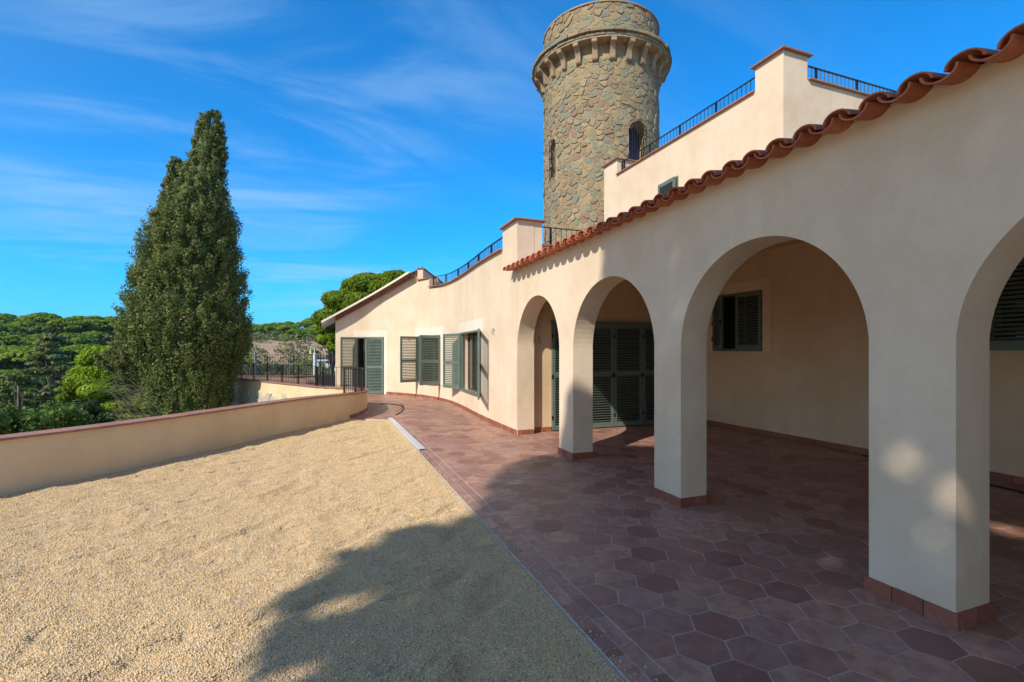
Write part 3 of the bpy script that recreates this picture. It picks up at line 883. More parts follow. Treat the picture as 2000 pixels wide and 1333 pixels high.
for y in ys_t:
    for me, dy, dz in ((COVER, 0, 0.0), (PAN, -.115, .0)):
        o = link_mesh("roof_tile", me, None, villa, (3.165 + random.uniform(-.008, .008), y + dy + random.uniform(-.004, .004), 3.126 + dz + random.uniform(-.003, .003) + (.030 if me is PAN else 0)))
        o.rotation_euler = (random.uniform(-.03, .03), -SL, random.uniform(-.012, .012))
    for row in range(1, 12):
        for me, dy in ((COVER, 0), (PAN, -.115)):
            mt = Matrix.Translation((3.165 + row * .37, y + dy, 3.126 + row * .37 * .15 + .008 * (row > 0) + (.030 if me is PAN else 0))) @ Matrix.Rotation(-SL, 4, 'Y')
            n0 = len(roofrows.verts); roofrows.from_mesh(me); roofrows.verts.ensure_lookup_table()
            bmesh.ops.transform(roofrows, matrix=mt, verts=roofrows.verts[n0:])
tag(obj("upper_roof_tiles", roofrows, M_ROOFTILE, villa, smooth=True, recalc=False), kind='stuff')
bm = bmesh.new()   # mortar bed under the eaves tiles, following the wall top
box(bm, (3.385, -3, WALLTOP + .001), (3.70, 8.57, WALLTOP + .02)); obj("mortar_bed", bm, M_PLASTER, villa)

# windows, shutters --------------------------------------------------------------
def slat_mesh(w):
    bm = bmesh.new(); mt = Matrix.Rotation(math.radians(-38), 4, 'X'); box(bm, (0, -.022, -.004), (w, .022, .004), mt)
    bmesh.ops.recalc_face_normals(bm, faces=bm.faces); me = bpy.data.meshes.new("slat"); bm.to_mesh(me); bm.free(); me.materials.append(M_GREEN); return me
def shutter(parent, hinge, ang, w, h, mid=.47, z0=None, pitch=.052, two_rail=True, flip=1):
    """leaf: local x from the hinge, y is thickness; ang = plan angle of local x"""
    sh = None; bm = bmesh.new(); st_, t = .062, .038
    rails = [(0, .10), (h - .085, h)]
    if two_rail: rails.insert(1, (h * mid - .05, h * mid + .05))
    box(bm, (0, -t / 2, 0), (st_, t / 2, h)); box(bm, (w - st_, -t / 2, 0), (w, t / 2, h))
    for a, b in rails: box(bm, (st_, -t / 2 + .002, a), (w - st_, t / 2 - .002, b))
    sh = obj("shutter", bm, M_GREEN, parent)
    sh.location = hinge; sh.rotation_euler = (0, 0, ang)
    bm = bmesh.new()
    for zz_ in (.25, h * .5, h - .25): box(bm, (-.012, -.012 - flip * .02, zz_ - .04), (.012, .012 - flip * .02, zz_ + .04))
    obj("hinge", bm, M_IRON, sh)
    bm = bmesh.new(); box(bm, (w - .05, -t / 2 - .012, h * .48), (w - .02, -t / 2 - .001, h * .48 + .09)); obj("latch", bm, M_IRON, sh)
    sm_ = slat_mesh(w - 2 * st_ - .004)
    for (a0, a1), (b0, b1) in zip(rails, rails[1:]):
        n = int((b0 - a1) / pitch); g_ = (b0 - a1) / n
        for i in range(n):
            link_mesh("slat", sm_, None, sh, (st_ + .002, 0, a1 + (i + .5) * g_))
    return sh
def v3(q, z): return (q.x, q.y, z)
def frame_and_glass(path, d0, d1, z0, z1, depth=.22, mull=1):
    a = path.at(d0, -depth); b = path.at(d1, -depth); w = (b - a).length; ang = math.atan2((b - a).y, (b - a).x)
    bm = bmesh.new(); f = .055
    box(bm, (0.001, -.03, z0 + .001), (f, .03, z1 - .001)); box(bm, (w - f, -.03, z0 + .001), (w - .001, .03, z1 - .001))
    box(bm, (f, -.028, z0 + .001), (w - f, .028, z0 + f)); box(bm, (f, -.028, z1 - f), (w - f, .028, z1 - .001))
    for i in range(mull):
        x = w * (i + 1) / (mull + 1); box(bm, (x - f * .7, -.026, z0 + f), (x + f * .7, .026, z1 - f))
    fr = obj("window", bm, M_FRAME, villa); fr.location = (a.x, a.y, 0); fr.rotation_euler = (0, 0, ang)
    bm = bmesh.new(); box(bm, (f, -.006, z0 + f), (w - f, .006, z1 - f)); obj("pane", bm, M_GLASS, fr)
def green_frame(path, d0, d1, z0, z1, sill=True):
    a = path.at(d0, -.02); b = path.at(d1, -.02); w = (b - a).length; ang = math.atan2((b - a).y, (b - a).x)
    bm = bmesh.new(); f = .045
    box(bm, (0.001, -.03, z0 + .001), (f, .04, z1 - .001)); box(bm, (w - f, -.03, z0 + .001), (w - .001, .04, z1 - .001))
    box(bm, (f, -.028, z1 - f), (w - f, .038, z1 - .001))
    if sill: box(bm, (f, -.03, z0 + .001), (w - f, .06, z0 + f))
    fr = obj("shutter_frame", bm, M_GREEN, villa); fr.location = (a.x, a.y, 0); fr.rotation_euler = (0, 0, ang)
def lintel(path, d0, d1, z0, z1, o=.006, name="window_surround", sides=None, m=None):
    bm = bmesh.new(); n = max(2, int((d1 - d0) / .15)); prev = None
    def seg(a_, b_, za, zb):
        prev = None
        n = max(1, int((b_ - a_) / .15))
        for i in range(n + 1):
            d = a_ + (b_ - a_) * i / n; p = path.at(d, o); q_ = path.at(d, -.01)
            c = [bm.verts.new((p.x, p.y, za)), bm.verts.new((p.x, p.y, zb)), bm.verts.new((q_.x, q_.y, zb)), bm.verts.new((q_.x, q_.y, za))]
            if prev:
                for k in range(4): bm.faces.new((prev[k], c[k], c[(k + 1) % 4], prev[(k + 1) % 4]))
            else: bm.faces.new(c)
            prev = c
        bm.faces.new(prev[::-1])
    seg(d0, d1, z0, z1)
    if sides:
        for a_, b_, za, zb in sides: seg(a_, b_, za, zb)
    obj(name, bm, m or M_TRIM, villa)
for k_, (a, b, z0, z1) in enumerate(WA):
    frame_and_glass(wing, a, b, z0, z1); green_frame(wing, a, b, z0, z1)
    lintel(wing, a - .22, b + .18, z1 + .0, z1 + .26, .007, sides=[(a - .22, a, z0 - .0, z1 - .001), (b, b + .18, z0, z1 - .001)])
# near window: right leaf swung out and edge-on, left leaf folded back
def leaf_to(path, d, tip, z, h, w=None, **kw):
    q_ = path.at(d, .03); v_ = Vector(tip) - q_; ang = math.atan2(v_.y, v_.x)
    return shutter(villa, (q_.x, q_.y, z), ang, w or v_.length, h, **kw)
leaf_to(wing, WA[0][0], (3.10, 10.16), .52, 1.56, w=.88)
leaf_to(wing, WA[0][1], (3.22, 14.0), .52, 1.56, w=.88)
leaf_to(wing, WA[1][0], (2.90, 15.15), .52, 1.56, w=.74)
leaf_to(wing, WA[1][1], (2.30, 16.6), .52, 1.56, w=.66)
# french door on the far facade
frame_and_glass(wing, DR[0], DR[1], .0, 2.1, .25); green_frame(wing, DR[0], DR[1], 0, 2.1, False)
lintel(wing, DR[0] - .16, DR[1] + .1, 2.1, 2.34, .007, "door_surround", sides=[(DR[0] - .16, DR[0], .0, 2.099)])
pd = wing.at(DR[0], .03); leaf_to(wing, DR[0], tuple(wing.at((DR[0] + DR[1]) / 2, .06)), .015, 2.07, w=.72)
leaf_to(wing, DR[1], (.50, 18.62), .015, 2.07, w=.60)
# folding doors at the arcade end
for i in range(4):
    x0 = DX0 + .71 * i + .005
    shutter(villa, (x0, 8.70, .02), 0, .70, 2.125, mid=.52, pitch=.05)
bm = bmesh.new(); box(bm, (DX0 - .03, 8.66, 2.15), (DX1 + .03, 8.719, 2.195)); obj("door_track", bm, M_GREEN, villa)
# windows in the arcade's back wall
for a, b, z0, z1 in WINB:
    frame_and_glass(bwp, a + 3, b + 3, z0, z1, .25); green_frame(bwp, a + 3, b + 3, z0, z1)
    lintel(bwp, a + 3 - .2, b + 3 + .2, z1, z1 + .2, .016, m=M_SURR, sides=[(a + 2.8, a + 3, z0, z1 - .001), (b + 3, b + 3.2, z0, z1 - .001)])
shutter(villa, (XB - .03, 6.94, 1.60), PI / 2, .61, 1.14, two_rail=False)
shutter(villa, (XB - .03, 8.17, 1.60), math.radians(-90 - 10), .33, 1.14, two_rail=False)
shutter(villa, (XB - .03, 2.36, 1.62), PI / 2, .61, 1.12, two_rail=False)
shutter(villa, (XB - .03, 3.59, 1.62), -PI / 2, .61, 1.12, two_rail=False)
green_frame(bwp, UPW[0][0] + 3, UPW[0][1] + 3, 4.6, 5.72); frame_and_glass(bwp, UPW[0][0] + 3, UPW[0][1] + 3, 4.6, 5.72, .25, 0)
shutter(villa, (XB - .05, 9.97, 4.62), math.radians(-90 - 4), .66, 1.07, two_rail=False)
# small fixtures on the render: capped wires for lamps
def wire(x, y, z, n=(-1, 0)):
    bm = bmesh.new(); s_ = random.uniform(.8, 1.2)
    for k_ in range(3):
        p = [(x + n[0] * .002, y, z), (x + n[0] * .04, y + .01 * k_, z + .02), (x + n[0] * .05, y + .03 * (k_ - 1), z - .05 * s_), (x + n[0] * .03, y + .04 * (k_ - 1), z - .12 * s_)]
        tube(bm, p, .004, 5)
    box(bm, (x - .03, y - .02, z - .02), (x + .004, y + .02, z + .02))
    return obj("lamp_wire", bm, M_GREYMETAL, villa)
wire(3.38, 9.93, 2.05); wire(3.9, 8.715, 1.85, (0, -1))
q_ = wing.at(wing.near(2.75, 17.3), 0); bm = bmesh.new(); tube(bm, [(q_.x, q_.y, 1.95), (q_.x - .05, q_.y - .04, 1.98), (q_.x - .06, q_.y - .05, 2.03)], .012, 6); obj("lamp_wire", bm, M_COPE, villa)

# ================================================================== railings
def railing(name_label, path, d0, d1, h, zf, gap=.115, posts=10, r=.0065, group=None, off=-.16, top_w=.02, base=.0):
    rt = empty("railing", (path.at(d0).x, path.at(d0).y, zf(d0))); o0 = Vector(rt.location)
    tag(rt, name_label, "railing", group)
    def loc(o): o.location = -o0; return o
    n = max(2, int((d1 - d0) / gap)); bm = bmesh.new()
    m_ = max(2, int((d1 - d0) / .4))
    for hh, w_ in ((h, top_w), (.05, .012)):
        bm = bmesh.new(); prev = None
        for i in range(m_ + 1):
            d = d0 + (d1 - d0) * i / m_; a = path.at(d, off - w_); b = path.at(d, off + w_); z = zf(d) + hh
            c = [bm.verts.new((a.x, a.y, z - .006)), bm.verts.new((a.x, a.y, z + .006)), bm.verts.new((b.x, b.y, z + .006)), bm.verts.new((b.x, b.y, z - .006))]
            if prev:
                for k in range(4): bm.faces.new((prev[k], c[k], c[(k + 1) % 4], prev[(k + 1) % 4]))
            else: bm.faces.new(c)
            prev = c
        bm.faces.new(prev[::-1]); loc(obj("top_rail" if hh == h else "bottom_rail", bm, M_IRON, rt))
    bm = bmesh.new(); tube(bm, [(0, 0, .0), (0, 0, h)], r, 6); bal = bpy.data.meshes.new("baluster"); bm.to_mesh(bal); bm.free(); bal.materials.append(M_IRON)
    bm = bmesh.new(); box(bm, (-.018, -.018, -.01), (.018, .018, h)); bmesh.ops.recalc_face_normals(bm, faces=bm.faces); pm_ = bpy.data.meshes.new("post"); bm.to_mesh(pm_); bm.free(); pm_.materials.append(M_IRON)
    for i in range(n + 1):
        d = d0 + (d1 - d0) * i / n; q_ = path.at(d, off); post = (i % posts == 0) or i == n
        o = link_mesh("post" if post else "baluster", pm_ if post else bal, None, rt, (q_.x - o0.x, q_.y - o0.y, zf(d) - o0.z)); o.rotation_euler = (0, 0, math.atan2(path.dirn(d).y, path.dirn(d).x))
    return rt
railing("low black railing on the curved terrace coping left of the square chimney-like pillar", wing, d_pil + .03, d_cope - .05, .33, lambda d: 3.688 + (.05 * smooth(d_cope - 1.2, d_cope, d)), off=-.14)
railing("short black railing behind the roof tiles in front of the tower foot", Path([(7.7, 8.63), (3.93, 8.63)]), 0, 3.75, .39, lambda d: 3.658)
railing("black railing climbing along the upper terrace beside the stone tower", Path([(XB, 7.13), (XB, 11.87)]), 0, 4.74, .36, lambda d: 6.628)
railing("black railing on the upper terrace right of the tall corner pillar", Path([(13.4, 6.487), (8.4, 6.487)]), 0, 4.95, .36, lambda d: 6.658)

# ================================================================== parapets
gw = empty("garden_wall", (-3.4, 7.03, 0)); gw.location = (0, 0, 0)
tag(gw, "long low ochre parapet with terracotta coping curving round the gravel terrace", "wall")
def ptop(d):
    q_ = para.at(d); y = q_.y
    return .60 - .10 * smooth(10.8, 14.0, y)
def p_sol(d, side): return [(-6.0, ptop(d))]
bm = bmesh.new(); strip_wall(bm, Path([(p.x, p.y) for p in para.p]), stations_of(para.len, .16), p_sol, .22, .22)
obj("wall", bm, M_PARAPET, gw)
# path's left normal points out of the terrace; the inner face must sit on the traced line
for o in list(gw.children): pass
sweep_pieces("coping_tile", para, 0, para.len, .29, (.262, -.042, .0, .028), M_COPE, gw, .004, zf=ptop)
sweep_pieces("skirting_tile", para, pstart + .0, para.len - .4, .15, (-.001, -.020, -.001, .085), M_SKIRT, gw, .005)
# far retaining wall across the notch
fw = empty("retaining_wall", (0, 0, 0)); tag(fw, "sunlit cream retaining wall with rubble stone foot beside the cypress", "wall")
FARP = Path([(-3.9, 22.45), (-3.22, 21.22), (-1.0, 16.95), (.0, 15.05), (.16, 14.86), (.40, 14.80)])
FARP = Path([(p.x, p.y) for p in reversed([Vector(q) for q in [(-3.9, 22.45), (-3.22, 21.22), (-.9, 16.88), (-.345, 15.83)]])])
ftop = lambda d: .50
bm = bmesh.new(); strip_wall(bm, FARP, stations_of(FARP.len, .6), lambda d, s_: [(-6.5, .50)], .22); obj("wall", bm, M_PARAPET, fw)
sweep_pieces("coping_tile", FARP, 0, FARP.len, .29, (.042, -.262, .501, .528), M_COPE, fw, .004)

# voronoi stones on a surface --------------------------------------------------
def voronoi(Wd, Ht, sx, sy, wrap, seed, gap, hole=None):
    rg = random.Random(seed); nxx = max(3, int(round(Wd / sx))); nyy = max(2, int(round(Ht / sy))); sx = Wd / nxx; sy = Ht / nyy
    S_ = {}
    for j in range(-1, nyy + 1):
        for i in range(nxx):
            S_[i, j] = ((i + .5 + .5 * (j % 2) + rg.uniform(-.55, .55)) * sx, (j + .5 + rg.uniform(-.52, .52)) * sy)
    cells = []
    for j in range(nyy):
        for i in range(nxx):
            p = S_[i, j]
            poly = [(p[0] - 2 * sx, p[1] - 2 * sy), (p[0] + 2 * sx, p[1] - 2 * sy), (p[0] + 2 * sx, p[1] + 2 * sy), (p[0] - 2 * sx, p[1] + 2 * sy)]
            for dj in (-2, -1, 0, 1, 2):
                for di in (-2, -1, 0, 1, 2):
                    if di == dj == 0: continue
                    ii = i + di; w_ = 0
                    if wrap:
                        if ii < 0: ii += nxx; w_ = -Wd
                        elif ii >= nxx: ii -= nxx; w_ = Wd
                    if (ii, j + dj) not in S_: continue
                    q_ = S_[ii, j + dj]; q_ = (q_[0] + w_, q_[1]); dx, dy = q_[0] - p[0], (q_[1] - p[1]); dl = math.hypot(dx, dy)
                    mx, my = (p[0] + q_[0]) / 2, (p[1] + q_[1]) / 2
                    poly = clip(poly, -dx / dl, -dy / dl, -(dx * mx + dy * my) / dl + gap)
                    if len(poly) < 3: break
                if len(poly) < 3: break
            poly = clip(clip(poly, 0, 1, gap * .5), 0, -1, -(Ht - gap * .5))
            if not wrap: poly = clip(clip(poly, 1, 0, 0), -1, 0, -Wd)
            if len(poly) < 3: continue
            cxx = sum(a for a, b in poly) / len(poly); cyy = sum(b for a, b in poly) / len(poly)
            if hole and hole(cxx, cyy): continue
            # drop tiny corners
            out_ = [poly[k] for k in range(len(poly)) if math.hypot(poly[k][0] - poly[k - 1][0], poly[k][1] - poly[k - 1][1]) > .02]
            if len(out_) >= 3: cells.append((out_, cxx, cyy))
    return cells
def stone_into(bm, poly, cxx, cyy, f, h, rg):
    """f(u, v, out) -> xyz"""
    P2 = []
    n0 = len(poly)
    for k in range(n0):           # chamfer corners for a rounder outline
        a, b = poly[k], poly[(k + 1) % n0]
        P2.append((a[0] * .78 + b[0] * .22, a[1] * .78 + b[1] * .22)); P2.append((a[0] * .16 + b[0] * .84, a[1] * .16 + b[1] * .84))
    n = len(P2); rings = []
    for kk, o_ in ((1.0, -.02), (.985, h * .5), (.90, h)):
        rings.append([bm.verts.new(f(cxx + (p[0] - cxx) * kk, cyy + (p[1] - cyy) * kk, o_ + (rg.uniform(-.007, .007) if o_ > 0 else 0))) for p in P2])
    for a, b in zip(rings, rings[1:]):
        for k in range(n): bm.faces.new((a[k], a[(k + 1) % n], b[(k + 1) % n], b[k]))
    c = bm.verts.new(f(cxx, cyy, h * rg.uniform(1.0, 1.25)))
    for k in range(n): bm.faces.new((rings[-1][k], rings[-1][(k + 1) % n], c))

rg = random.Random(5)
A = FARP.at(1.5); 
def farf(u, v_, o_):
    q_ = FARP.at(1.0 + u, o_ + .002); return (q_.x, q_.y, -2.2 + v_)
cells = voronoi(7.2, 2.4, .34, .26, False, 4, .012)
topline = lambda u: 2.22 + .35 * math.sin(u * .45 + .6) * .5 - .1
vis = [c for c in cells if c[2] < topline(c[1])]
bmr = bmesh.new()
for c in vis:
    if c[2] > .9 and c[1] > 1.5: 
        bm = bmesh.new(); stone_into(bm, *c, farf, .05, rg); obj("stone", bm, M_STONE2, fw)
    else: stone_into(bmr, *c, farf, .05, rg)
tag(obj("lower_stones", bmr, M_STONE2, fw), kind='stuff')
# far parapet, shade put into its plaster colour, with railing, beyond the side terrace
bp = empty("back_parapet"); tag(bp, "shade-coloured parapet behind the far railing at the villa corner", "wall")
BP = Path([(-3.6, 24.9), (-1.2, 24.4), (.9, 24.2)])
BP = Path([(.9, 24.0), (-1.2, 24.3), (-3.9, 25.1)])
bm = bmesh.new(); strip_wall(bm, BP, [0, BP.len * .3, BP.len * .6, BP.len], lambda d, s_: [(-6, .42)], .25); obj("wall", bm, mat("plaster_shade_brown", plaster((.34, .24, .18))), bp)
sweep_pieces("coping_tile", BP, 0, BP.len, .3, (.04, -.29, .421, .447), M_COPE, bp, .004)
railing("black railing on the far retaining wall running from the curved parapet tip to the cypress", FARP, .1, FARP.len, .60, lambda d: .528, off=-.11)
railing("black railing on the parapet tip in front of the french door", para, para.near(.50, 11.95), para.len, .58, lambda d: ptop(d) + .028, off=.11, posts=6)
railing("distant black railing on the shade-coloured parapet behind the villa corner", BP, 0, BP.len, .95, lambda d: .45, off=-.12)

# ================================================================== TOWER
TX, TY, TR = 9.53, 15.74, 2.07
tower = empty("stone_tower", (TX, TY, 0)); tag(tower, "round rubble stone tower with corbelled cornice and barred openings", "tower")
def cyl(bm, r0, r1, z0, z1, n=96, capt=True):
    a = [bm.verts.new((r0 * math.cos(2 * PI * i / n), r0 * math.sin(2 * PI * i / n), z0)) for i in range(n)]
    b = [bm.verts.new((r1 * math.cos(2 * PI * i / n), r1 * math.sin(2 * PI * i / n), z1)) for i in range(n)]
    for i in range(n): bm.faces.new((a[i], a[(i + 1) % n], b[(i + 1) % n], b[i]))
    return a, b
# openings by angle in the tower's own frame (angle from +x axis), facing the camera ~ -121 deg
A_CAM = math.atan2(-TY, -TX)
A_DOOR = A_CAM + math.radians(37); A_SLIT = A_CAM - math.radians(52.5)
OPEN = [(A_DOOR, .36, 7.0, 9.25, True), (A_SLIT, .17, 7.7, 9.05, True)]   # angle, half width m, z0, z1
def angd(a, b): return (a - b + PI) % (2 * PI) - PI
def in_open(ang, z, grow=0):
    for a, hw, z0, z1, _ in OPEN:
        du = abs(angd(ang, a)) * TR
        zt = z1 - hw
        if z0 - grow < z < zt and du < hw + grow: return True
        if z >= zt and math.hypot(du, z - zt) < hw + grow: return True
    return False
# shaft: a fine shell with the openings left out
n_, zs_ = 240, [0, 3] + list(np.arange(3.1, 11.95, .07))
bm = bmesh.new(); grid = [[bm.verts.new((TR * math.cos(2 * PI * i / n_), TR * math.sin(2 * PI * i / n_), z)) for i in range(n_)] for z in zs_]
for j in range(len(zs_) - 1):
    for i in range(n_):
        am = 2 * PI * (i + .5) / n_; zm = (zs_[j] + zs_[j + 1]) / 2
        if not in_open(am, zm): bm.faces.new((grid[j][i], grid[j][(i + 1) % n_], grid[j + 1][(i + 1) % n_], grid[j + 1][i]))
obj("shaft", bm, M_MORTAR, tower, smooth=True)
# reveals and dark backs of the openings
def opening_fill(ang, hw, z0, z1):
    r0, r1 = TR + .015, TR - .38; prof = [(-hw, z0)]; zt = z1 - hw
    prof += [(-hw * math.cos(PI * k / 12), zt + hw * math.sin(PI * k / 12)) for k in range(13)] + [(hw, z0)]
    er = Vector((math.cos(ang), math.sin(ang), 0)); et = Vector((-math.sin(ang), math.cos(ang), 0))
    bm = bmesh.new()
    def ring(r, k=1.06):
        res = []
        for u, z in prof:
            rr_ = math.sqrt(max(0, r * r - u * u * k * k)); p = er * rr_ + et * u * k + Vector((0, 0, z0 + (z - z0) * (1 if z < zt else 1))); res.append(bm.verts.new(p))
        return res
    a = ring(r0); b = ring(r1)
    for k in range(len(prof) - 1): bm.faces.new((a[k], a[k + 1], b[k + 1], b[k]))
    bm.faces.new((a[-1], a[0], b[0], b[-1]))
    obj("opening_reveal", bm, M_SAND, tower, recalc=False)
    return er, et, r1, prof
er, et, r1, prof = opening_fill(*OPEN[0][:4])
bm = bmesh.new(); bm.faces.new([bm.verts.new(er * (r1 - .0) + et * u * 1.05 + Vector((0, 0, z))) for u, z in prof]); obj("door", bm, M_BLUE, tower)
bm = bmesh.new(); zt = OPEN[0][3] - .36
c_ = er * (TR + .06)
for k in range(7):
    u = -.30 + .1 * k; top = zt + math.sqrt(max(0, .33 ** 2 - u * u)) 
    tube(bm, [c_ + et * u + Vector((0, 0, 7.05)), c_ + et * u + Vector((0, 0, top))], .013, 5)
for z in (7.3, 8.0, 8.7): tube(bm, [c_ + et * -.32 + Vector((0, 0, z)), c_ + et * .32 + Vector((0, 0, z))], .012, 5)
tube(bm, [c_ + et * (-.33 * math.cos(PI * k / 14)) + Vector((0, 0, zt + .33 * math.sin(PI * k / 14))) for k in range(15)], .017, 5)
gate = obj("iron_grille", bm, M_IRON, tower)
er, et, r1, prof = opening_fill(*OPEN[1][:4])
bm = bmesh.new(); bm.faces.new([bm.verts.new(er * r1 + et * u * 1.05 + Vector((0, 0, z))) for u, z in prof]); obj("window", bm, M_HOLE, tower)
bm = bmesh.new(); c_ = er * (TR + .07)
for u in (-.12, .12): tube(bm, [c_ + et * u + Vector((0, 0, 7.6)), c_ + et * u + Vector((0, 0, 8.9))], .013, 5)
tube(bm, [c_ + et * (.12 * (1 if k % 2 else -1)) + Vector((0, 0, 7.64 + k * .17)) for k in range(8)], .013, 5)
tube(bm, [c_ + et * (-.12 * math.cos(PI * k / 10)) + Vector((0, 0, 8.9 + .12 * math.sin(PI * k / 10))) for k in range(11)], .013, 5)
obj("iron_grille", bm, M_IRON, tower)
# stones
def shaft_f(zb, R):
    def f(u, v_, o_):
        a = u / TR; return ((R + o_) * math.cos(a), (R + o_) * math.sin(a), zb + v_)
    return f
circ = 2 * PI * TR
cells = [(c, 0) for c in voronoi(circ, 8.15, .255, .165, True, 11, .008, hole=lambda u, v_: in_open(u / TR, 3.2 + v_, .05))]
cellsD = [(c, 1) for c in voronoi(circ, 1.12, .30, .20, True, 12, .010)]
score = []
for c, kind in cells + cellsD:
    a = c[1] / TR; facing = math.cos(angd(a, A_CAM)); vis_z = 1 if (kind or c[2] + 3.2 > 4.2) else -5
    if kind == 0 and c[2] + 3.2 > 11.35: vis_z = -3
    score.append((-(facing + vis_z), c, kind))
score.sort(key=lambda t: t[0])
bmr = bmesh.new()
for n, (s_, c, kind) in enumerate(score):
    f = shaft_f(11.98, TR + .0) if kind else shaft_f(3.2, TR)
    hgt = rg.choice([rg.uniform(.006, .02), rg.uniform(.015, .045)])
    if n < 295:
        bm = bmesh.new(); stone_into(bm, *c, f, hgt, rg); obj("stone", bm, M_STONE, tower)
    else: stone_into(bmr, *c, f, hgt, rg)
tag(obj("other_stones", bmr, M_STONE, tower), kind='stuff')
# cornice rings, soffit
bm = bmesh.new()
def ringprof(bm, prof_, n=96, wob=.0, seed=0):
    rows = []
    for (r, z) in prof_:
        rows.append([bm.verts.new(((r + wob * noise.noise(Vector((i * .9, z * 9, seed)))) * math.cos(2 * PI * i / n), (r + wob * noise.noise(Vector((i * .9, z * 9, seed)))) * math.sin(2 * PI * i / n), z + wob * .6 * noise.noise(Vector((i * .7, r * 9, seed + 3))))) for i in range(n)])
    for a, b in zip(rows, rows[1:]):
        for i in range(n): bm.faces.new((a[i], a[(i + 1) % n], b[(i + 1) % n], b[i]))
ringprof(bm, [(TR, 11.72), (2.44, 11.735), (2.44, 11.80), (2.45, 11.802)], 144, .006)
obj("cornice_soffit", bm, M_SAND, tower, smooth=False)
# two rings of cornice slabs
for z0, z1, r, nn, sd in ((11.80, 11.89, 2.47, 46, 1), (11.905, 12.01, 2.54, 42, 2)):
    for k in range(nn):
        a0 = 2 * PI * k / nn + .004; a1 = 2 * PI * (k + 1) / nn - .004; bm = bmesh.new(); rj = r + rg.uniform(-.015, .015); zj = rg.uniform(-.008, .008)
        prev = None
        for t_ in range(4):
            a = a0 + (a1 - a0) * t_ / 3; cs, sn = math.cos(a), math.sin(a)
            rr_ = rj + rg.uniform(-.008, .008)
            c4 = [bm.verts.new((2.0 * cs, 2.0 * sn, z0)), bm.verts.new((rr_ * cs, rr_ * sn, z0)), bm.verts.new((rr_ * cs, rr_ * sn, z1 - .012 + zj)), bm.verts.new(((rr_ - .015) * cs, (rr_ - .015) * sn, z1 + zj)), bm.verts.new((2.0 * cs, 2.0 * sn, z1 + zj))]
            if prev:
                for q2 in range(5): bm.faces.new((prev[q2], c4[q2], c4[(q2 + 1) % 5], prev[(q2 + 1) % 5]))
            else: bm.faces.new(c4)
            prev = c4
        bm.faces.new(prev[::-1]); obj("cornice_slab", bm, M_STONE, tower)
# upper drum
bm = bmesh.new(); ringprof(bm, [(TR, 11.9), (TR, 13.12)], 96); obj("drum", bm, M_MORTAR, tower)
bm = bmesh.new(); ringprof(bm, [(1.7, 13.10), (TR + .045, 13.10), (TR + .05, 13.15), (1.7, 13.17)], 120, .008, 4); obj("drum_lip", bm, M_SAND, tower)
# corbels
def corbel():
    bm = bmesh.new(); w_ = .088
    out_ = [(0, 0), (.09, .0), (.12, .035), (.125, .085)] + [(.125 + .20 * (1 - math.cos(PI / 2 * k / 6)) , .085 + .36 * math.sin(PI / 2 * k / 6)) for k in range(1, 7)] + [(.35, .455), (.36, .48), (.36, .56), (0, .56)]
    L_v = [bm.verts.new((x, -w_, z)) for x, z in out_]; R_v = [bm.verts.new((x, w_, z)) for x, z in out_]
    bm.faces.new(L_v); bm.faces.new(R_v[::-1])
    for k in range(len(out_)): bm.faces.new((L_v[k], R_v[k], R_v[(k + 1) % len(out_)], L_v[(k + 1) % len(out_)]))
    bmesh.ops.recalc_face_normals(bm, faces=bm.faces)
    bmesh.ops.triangulate(bm, faces=[f for f in bm.faces if len(f.verts) > 4])
    me = bpy.data.meshes.new("corbel"); bm.to_mesh(me); bm.free(); me.materials.append(M_SAND); return me
CB = corbel(); NC = 24
for k in range(NC):
    a = A_CAM + math.radians(-4.5) + 2 * PI * k / NC
    o = link_mesh("corbel", CB, None, tower, ((TR - .0) * math.cos(a), (TR - .0) * math.sin(a), 11.17)); o.rotation_euler = (0, 0, a)

# ================================================================== small things on the terrace
bm = bmesh.new(); L0 = 3.84
for a, b in (((0, 0, 0), (.098, L0, .003)), ((0, 0, .029), (.098, L0, .032)), ((0, 0, .003), (.003, L0, .029)), ((.095, 0, .003), (.098, L0, .029))): box(bm, a, b)
bar = obj("straightedge", bm, M_ALU); bar.location = (1.384, 7.75, .002); bar.rotation_euler = (0, 0, math.radians(.6))
tag(bar, "long hollow aluminium straightedge lying on the border tiles beside the gravel", "straightedge")
bm = bmesh.new()
cb = catmull([Vector((1.60, 12.2, .012)), Vector((1.78, 12.7, .012)), Vector((1.95, 13.3, .012)), Vector((2.03, 13.9, .012)), Vector((1.97, 14.4, .012)), Vector((1.75, 14.85, .012)), Vector((1.5, 15.0, .012))], .08)
tube(bm, cb, .012, 6); tag(obj("hose", bm, M_RUBBER), "thin black hose curving on the tiles near the parapet tip", "hose")
bm = bmesh.new()
cb = catmull([Vector((7.60, 5.0, .012)), Vector((7.52, 4.2, .012)), Vector((7.35, 3.6, .012)), Vector((7.30, 3.1, .012)), Vector((7.05, 2.6, .012)), Vector((7.1, 1.5, .012))], .08)
tube(bm, cb, .012, 6); tag(obj("cable", bm, M_RUBBER), "black cable on the arcade floor along the back wall", "cable")
# grey cowl standing on the flat roof behind the eaves tiles
bm = bmesh.new()
for k in range(2): tube(bm, [(0, .05 * k - .32 * math.cos(PI * t / 12), .32 * math.sin(PI * t / 12)) for t in range(13)], .03, 8)
box(bm, (-.4, -.4, -.46), (.4, .4, 0))
hp = obj("roof_cowl", bm, M_GREYMETAL); hp.location = (5.2, 8.95 + .45, 3.66); tag(hp, "grey curved metal cowl behind the roof tiles at the tower foot", "roof vent")

